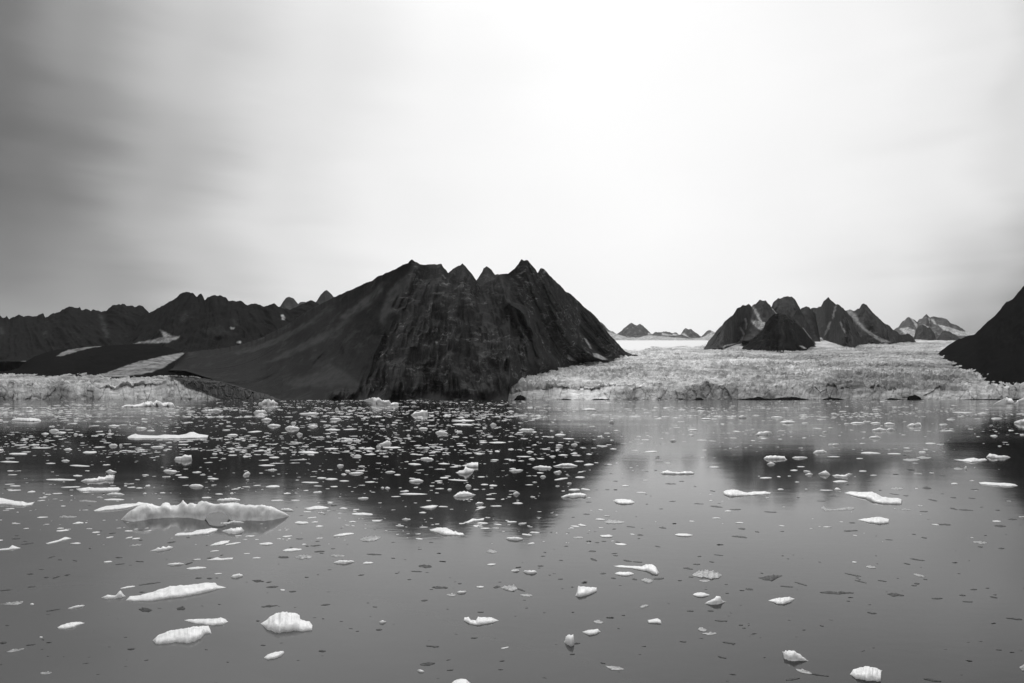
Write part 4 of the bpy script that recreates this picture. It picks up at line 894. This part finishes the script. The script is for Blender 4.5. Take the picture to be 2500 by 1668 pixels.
P('H','f',[(790,1310),(820,1260),(880,1240),(960,1235),(1030,1250),(1080,1278),(1020,1300),(1000,1325),(1070,1372),(950,1365),(850,1352)],'greyish white floe with a bite out of its right side, at the lower border',.03)
P('H','f',[(58,648),(110,630),(180,618),(245,612),(295,632),(260,660),(200,680),(140,678)],'clean lozenge-shaped white floe on dark water at right',.04)
T('H','g',1895,120,2020,132,10,12,'pale blurred bar of ice near the right border')
T('H','g',1355,410,1465,435,10,10,'pale blurred oval plate left of the right border')
T('H','g',935,345,1025,355,18,12,'grainy grey plate with a dark chip at its right end',.15)
T('H','d',520,575,825,580,14,18,'long broken row of dark shards with a grey middle',.2)
T('H','d',1125,590,1275,605,18,14,'dark shard with a pale tail right of the long broken row',.15)
T('H','g',305,1262,450,1305,14,16,'faint grey tongue of ice below the pointed tent')
T('H','d',450,1308,600,1328,8,8,'thin dark tail trailing from a faint grey tongue of ice')
T('H','g',2310,1248,2420,1252,30,28,'grey floe cut by the right border near the lower corner')
for a in ((1522,630,1620,630,7,7),(295,482,405,515,5,6),(742,402,890,432,5,7),(832,465,940,492,5,6),(945,755,1030,765,10,8),(1272,312,1332,326,6,7),(1330,272,1460,290,6,8),(2190,805,2335,820,8,8),(1770,600,1828,604,8,7),(2045,612,2112,625,7,8),(735,25,860,22,8,8),(1430,82,1480,88,6,6),(1450,1350,1610,1375,12,12),(165,28,200,28,5,5),(225,273,245,274,4,4),(165,518,280,526,6,6),(1340,512,1390,515,6,6),
          (1365,495,1415,498,9,9),(1040,466,1118,478,5,5),(520,872,555,878,5,5),(2120,180,2175,182,7,7),(1935,165,1982,168,7,7),(1870,550,1930,548,6,6),(1345,53,1380,56,5,5),(760,652,790,655,5,5),(1800,658,1890,660,5,5),(215,1362,340,1345,10,10)):
    T('H','d',*a)
T('H','f',808,303,855,305,7,7)
for a in ((2080,1190,2190,1195,12,10),(1570,1175,1695,1182,8,8),(1440,850,1520,856,14,10),(1685,1030,1755,1045,9,9),(1765,1045,1895,1052,6,7),(780,1163,838,1164,6,6),(735,1236,800,1238,7,7),(2205,1130,2290,1132,8,7),(1415,1062,1490,1063,5,5),(1490,950,1575,968,6,7),(1690,935,1745,940,6,6),(310,935,342,936,8,7),(20,1063,135,1068,5,6),(495,967,570,970,4,4),(1590,742,1645,742,4,4),(1870,862,1945,864,5,5),(1145,900,1232,912,5,5),(1265,918,1315,922,5,5),(1850,940,1915,945,5,5),(610,922,670,922,5,5)):
    T('D','d',*a)
for a in ((1310,692,1340,692,10,8),(1410,812,1510,815,7,6),(945,790,985,790,6,6),(1320,616,1395,616,5,5),(1810,1012,1925,1022,7,9),(1990,1043,2090,1043,6,6),(1670,990,1755,995,6,5),(1445,972,1505,968,6,5),(1665,835,1690,837,5,5),(2065,1215,2130,1218,10,9),(675,1085,735,1086,6,6),(1810,875,1860,882,6,6),(870,866,912,866,4,4),(1235,995,1258,995,5,5),(1355,1038,1392,1038,4,4),(935,1220,970,1218,6,6),(700,978,750,978,6,6),(910,721,935,721,4,4),(1065,1195,1140,1203,6,6),(570,1113,600,1113,4,4),(1225,700,1262,702,5,5),(1355,1205,1420,1212,9,7)):
    T('C','d',*a)

# --- everything smaller: brash that nobody could count
def scatter(name, n, dens, mat, label, wid, hfrac, cat, sliver=False, seed=0):
    r = np.random.default_rng(seed)
    # candidate points on the water, thinned by density and kept clear of the larger pieces
    px = r.uniform(-250, 2750, n * 6); py = HY + dens['rows'](r, n * 6)
    keep = r.random(n * 6) < dens['w'](px, py)
    tk = np.array(taken)
    px, py = px[keep], py[keep]
    hit = np.zeros(len(px), bool)
    for a, b, c, d in tk: hit |= (px > a - 3) & (px < b + 3) & (py > c) & (py < d + 1.5)
    px, py = px[~hit][:n], py[~hit][:n]; n = len(px)
    Y = F * H / (py - HY); X = (px - CX) / F * Y
    w = np.minimum(wid(r, n, Y), 0.45 * 40 * Y / F + .15)
    nth, nr = 10, 3
    th = np.linspace(0, 2 * math.pi, nth, endpoint=False)
    R = 1 + .35 * r.normal(size=(n, nth)) * .6; R = np.clip(.5 * R + .25 * (np.roll(R, 1, 1) + np.roll(R, -1, 1)), .45, 1.7)
    asp = r.uniform(.28, .8, n) if not sliver else r.uniform(.12, .4, n); rot = r.normal(0, .5 if not sliver else .3, n)
    h = w * hfrac(r, n)
    rings = [(1.0, -.25, 0), (1.0, .35, .25), (.72, .9, .5), (.35, 1.0, .6)]
    V = []
    for k, (rad, zz, jit) in enumerate(rings):
        rr = R * rad * (1 + jit * .3 * r.normal(size=(n, nth)))
        a, b = rr * np.cos(th) * w[:, None] / 2, rr * np.sin(th) * (w * asp)[:, None] / 2
        c, s = np.cos(rot)[:, None], np.sin(rot)[:, None]
        V.append(np.stack([X[:, None] + a * c - b * s, Y[:, None] + a * s + b * c, h[:, None] * (zz + jit * r.normal(size=(n, nth)) * .7) * (1 if k else 1)], -1))
    V = np.stack(V, 1)                                     # n, rings, nth, 3
    top = V[:, -1].mean(1, keepdims=True)
    per = len(rings) * nth + 1
    co = np.concatenate([V.reshape(n, -1, 3), top], 1).reshape(-1, 3)
    i = np.arange(len(rings) * nth).reshape(len(rings), nth); j = np.roll(i, -1, 1)
    q = np.stack([i[:-1], j[:-1], j[1:], i[1:]], -1).reshape(-1, 4); t = np.stack([i[-1], j[-1], np.full(nth, per - 1)], -1)
    off = (np.arange(n) * per)[:, None, None]
    o = new_mesh(name, co, (q + off).reshape(-1, 4), mat, (t + off).reshape(-1, 3))
    return tag(o, label, cat, None, 'stuff')

def rows_far(r, n):            # most of it lies far out
    u = r.random(n)
    return np.where(u < .62, 6.2 + 42 * r.random(n) ** 1.25, np.where(u < .88, 45 + 95 * r.random(n) ** 1.2, 120 + 240 * r.random(n) ** 1.5))
def w_far(px, py):
    d = py - HY
    side = 1 - .42 * sstep(1300, 1560, px)
    patch = .2 + .8 * sstep(-.2, .2, fbm(px / 240, (d + px * .006) / 11, 0, 77, 3))
    fade = 1 - .75 * sstep(1350, 1600, px) * sstep(50, 130, d)
    return side * patch * fade
scatter('brash_ice', 10000, dict(rows=rows_far, w=w_far), ICE, 'countless white scraps of brash ice strewn over the far water', lambda r, n, Y: np.exp(r.normal(-.88, .74, n)) * (Y / 110) ** .62 * .95,
        lambda r, n: r.uniform(.022, .065, n) * np.exp(r.normal(0, .35, n)), 'brash ice', seed=4)
def rows_near(r, n): return 110 + 600 * r.random(n) ** 1.15
def w_near(px, py): return .25 + .75 * sstep(-.1, .35, fbm(px / 330, py / 130, 0, 78, 3))
scatter('clear_ice_crumbs', 420, dict(rows=rows_near, w=w_near), ICE_DARK, 'tiny dark crumbs of clear ice dotted over the near water', lambda r, n, Y: np.exp(r.normal(-1.75, .4, n)) * (Y / 40) ** .8,
        lambda r, n: r.uniform(.03, .08, n), 'clear ice', sliver=True, seed=6)

# ------------------------------------------------------------------ water
ax = [-30000, -9000, -2600, -900, -300, -80, 0, 80, 300, 900, 2600, 9000, 30000]
ay = [-3000, -600, -100, 0, 20, 60, 160, 400, 900, 1600, 2500, 6000, 16000]
gx, gy = np.meshgrid(ax, ay)
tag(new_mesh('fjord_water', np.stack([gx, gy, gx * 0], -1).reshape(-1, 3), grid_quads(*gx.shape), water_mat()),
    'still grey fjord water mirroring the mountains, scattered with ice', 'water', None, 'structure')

# ------------------------------------------------------------------ haze
HAZE = 4.5e-6
hx, hy0, hy1, hz0, hz1 = 34000, -4000, 18000, -120, 2600
v = [(x, y, z) for x in (-hx, hx) for y in (hy0, hy1) for z in (hz0, hz1)]
hm = bpy.data.materials.new('air'); hm.use_nodes = True; hm.node_tree.nodes.clear()
ho = hm.node_tree.nodes.new('ShaderNodeOutputMaterial'); pv = hm.node_tree.nodes.new('ShaderNodeVolumePrincipled')
pv.inputs['Color'].default_value = (.9, .9, .9, 1); pv.inputs['Density'].default_value = HAZE; pv.inputs['Anisotropy'].default_value = 0.2
hm.node_tree.links.new(pv.outputs[0], ho.inputs['Volume'])
tag(new_mesh('haze', v, [(0, 1, 3, 2), (4, 6, 7, 5), (0, 4, 5, 1), (2, 3, 7, 6), (0, 2, 6, 4), (1, 5, 7, 3)], hm, smooth=False),
    'thin pale haze filling the air over the fjord', 'haze', None, 'stuff')

# ------------------------------------------------------------------ sky
W = bpy.data.worlds.new('World'); SC.world = W; W.use_nodes = True
t = W.node_tree; t.nodes.clear()
def nn(typ, **kw):
    n = t.nodes.new('ShaderNode' + typ)
    for k, x in kw.items(): setattr(n, k, x)
    return n
def mth(op, a, b=None, clamp=False):
    n = nn('Math', operation=op, use_clamp=clamp)
    for i, x in enumerate((a, b)):
        if x is None: continue
        if isinstance(x, (int, float)): n.inputs[i].default_value = x
        else: t.links.new(x, n.inputs[i])
    return n.outputs[0]
tc = nn('TexCoord'); sp = nn('SeparateXYZ'); t.links.new(tc.outputs['Generated'], sp.inputs[0])
az = mth('MULTIPLY', mth('ARCTAN2', sp.outputs[0], sp.outputs[1]), 180 / math.pi)
el = mth('MULTIPLY', mth('ARCSINE', sp.outputs[2]), 180 / math.pi)
# stratus drawn out in long soft streaks
mp = nn('Mapping'); t.links.new(tc.outputs['Generated'], mp.inputs[0]); mp.inputs['Scale'].default_value = (1.6, 1.6, 9.0); mp.inputs['Rotation'].default_value = (0.10, 0.22, 0.0)
def noise(scale, det, vec):
    n = nn('TexNoise'); n.inputs['Scale'].default_value = scale; n.inputs['Detail'].default_value = det; n.inputs['Roughness'].default_value = .5
    t.links.new(vec, n.inputs['Vector']); return n.outputs[0]
n1 = mth('SUBTRACT', noise(1.3, 4, mp.outputs[0]), .5)
n2 = mth('SUBTRACT', noise(2.2, 2.5, mp.outputs[0]), .5)
azw = mth('ADD', az, mth('MULTIPLY', n1, 9)); elw = mth('ADD', el, mth('MULTIPLY', n2, 2.5))
A0, A1 = -70.0, 70.0
azn = mth('DIVIDE', mth('SUBTRACT', azw, A0), A1 - A0, True)
def lin(s): return s / 12.92 if s <= .04045 else ((s + .055) / 1.055) ** 2.4
def ramp(pts):
    r = nn('ValToRGB'); r.color_ramp.interpolation = 'EASE'
    e = r.color_ramp.elements
    while len(e) > 1: e.remove(e[-1])
    for i, (x, s) in enumerate(pts):
        a = (x - A0) / (A1 - A0) if abs(x) >= 60 else (math.degrees(math.atan((x * 1.0))) if False else (x - A0) / (A1 - A0))
        q = e[0] if i == 0 else e.new(a)
        q.position = a
        L = lin(min(s, 1.0)) * (1 + max(0, s - 1) * 1.0); L *= .5      # stored at half scale
        q.color = (L, L, L, 1)
    t.links.new(azn, r.inputs[0]); return r.outputs[0]
def pa(px): return math.degrees(math.atan((px - CX) / F))
SKY = {4: [(-70, .55), (pa(0), .63), (pa(300), .68), (pa(600), .82), (pa(800), .90), (pa(1100), .955), (pa(1520), .965), (pa(1900), .925), (pa(2150), .84), (pa(2330), .64), (pa(2500), .45), (70, .40)],
       8: [(-70, .45), (pa(0), .50), (pa(250), .60), (pa(500), .78), (pa(750), .90), (pa(1050), .98), (pa(1350), .97), (pa(1550), .98), (pa(1800), .965), (pa(2100), .90), (pa(2350), .76), (pa(2500), .64), (70, .45)],
       15: [(-70, .36), (pa(0), .42), (pa(150), .46), (pa(400), .68), (pa(700), .875), (pa(950), .955), (pa(1250), .985), (pa(1550), 1.0), (pa(1950), .97), (pa(2300), .935), (pa(2500), .87), (70, .5)],
       25: [(-70, .40), (pa(0), .46), (pa(200), .60), (pa(500), .78), (pa(800), .90), (pa(1100), .975), (pa(1450), 1.02), (pa(1750), .995), (pa(2100), .97), (pa(2400), .92), (pa(2500), .86), (70, .6)],
       50: [(-70, 1.3), (pa(0), 1.6), (pa(800), 1.5), (pa(1450), 1.5), (pa(1900), 1.0), (pa(2500), .6), (70, .45)]}
ks = sorted(SKY); cur = ramp(SKY[ks[0]])
def mixc(f, a, b):
    m = nn('Mix', data_type='RGBA'); t.links.new(f, m.inputs[0])
    for i, x in ((6, a), (7, b)):
        if isinstance(x, tuple): m.inputs[i].default_value = x
        else: t.links.new(x, m.inputs[i])
    return m.outputs[2]
def mr(v, a, b):
    m = nn('MapRange', clamp=True, interpolation_type='SMOOTHSTEP'); t.links.new(v, m.inputs[0]); m.inputs[1].default_value = a; m.inputs[2].default_value = b; return m.outputs[0]
for a, b in zip(ks[:-1], ks[1:]): cur = mixc(mr(elw, a, b), cur, ramp(SKY[b]))
ZEN, BACK = 1.35, 0.42
cur = mixc(mr(el, 50, 70), cur, (ZEN * .5,) * 3 + (1,))
back = mr(mth('ABSOLUTE', az), 70, 120)
cur = mixc(mth('MULTIPLY', back, mth('SUBTRACT', 1.0, mr(el, 45, 70))), cur, (BACK * .5,) * 3 + (1,))
# darker bars of cloud low on the left and right
bar = mth('MULTIPLY', mr(n2, .02, .2), mr(mth('ABSOLUTE', mth('SUBTRACT', az, 6.0)), 12, 34))
bar = mth('MULTIPLY', bar, mth('SUBTRACT', 1.0, mr(el, 8, 30)))
fac = mth('SUBTRACT', 1.0, mth('MULTIPLY', bar, .13))
lum = mth('MULTIPLY', cur, fac)
# the clear sky above the cloud
SUN_EL, SUN_AZ = 42.0, 7.0
sky = nn('TexSky', sky_type='NISHITA'); sky.sun_disc = False; sky.sun_elevation = math.radians(SUN_EL); sky.sun_rotation = math.radians(SUN_AZ)
bw = nn('RGBToBW'); t.links.new(sky.outputs[0], bw.inputs[0])
lum = mth('ADD', mth('MULTIPLY', lum, 2.0 * 10 * .96), mth('MULTIPLY', bw.outputs[0], .05))
cc = nn('CombineColor')
for i in range(3): t.links.new(lum, cc.inputs[i])
bg = nn('Background'); bg.inputs['Strength'].default_value = 0.1; wo = nn('OutputWorld')
t.links.new(cc.outputs[0], bg.inputs[0]); t.links.new(bg.outputs[0], wo.inputs[0])

sl = bpy.data.lights.new('sun', 'SUN'); sl.energy = 1.0; sl.angle = math.radians(14); sl.color = (1, 1, 1)
so = bpy.data.objects.new('sun', sl); COL.objects.link(so)
from mathutils import Vector
a, b = math.radians(SUN_AZ), math.radians(SUN_EL)
so.rotation_euler = Vector((math.sin(a) * math.cos(b), math.cos(a) * math.cos(b), math.sin(b))).to_track_quat('Z', 'Y').to_euler()

# ------------------------------------------------------------------ camera and render settings
cd = bpy.data.cameras.new('camera'); cd.sensor_width = 36.0; cd.lens = F / 2500 * 36.0
cd.shift_y = (HY - 834.0) / 2500; cd.clip_start = .5; cd.clip_end = 60000
cam = bpy.data.objects.new('camera', cd); COL.objects.link(cam)
cam.location = (0, 0, H); cam.rotation_euler = (math.pi / 2, 0, 0)
SC.camera = cam
SC.render.engine = 'CYCLES'
SC.view_settings.view_transform = 'Standard'; SC.view_settings.look = 'None'; SC.view_settings.exposure = 0; SC.view_settings.gamma = 1
SC.cycles.use_denoising = True
SC.cycles.max_bounces = 5; SC.cycles.diffuse_bounces = 2; SC.cycles.glossy_bounces = 3; SC.cycles.volume_bounces = 0
SC.cycles.caustics_reflective = False; SC.cycles.caustics_refractive = False
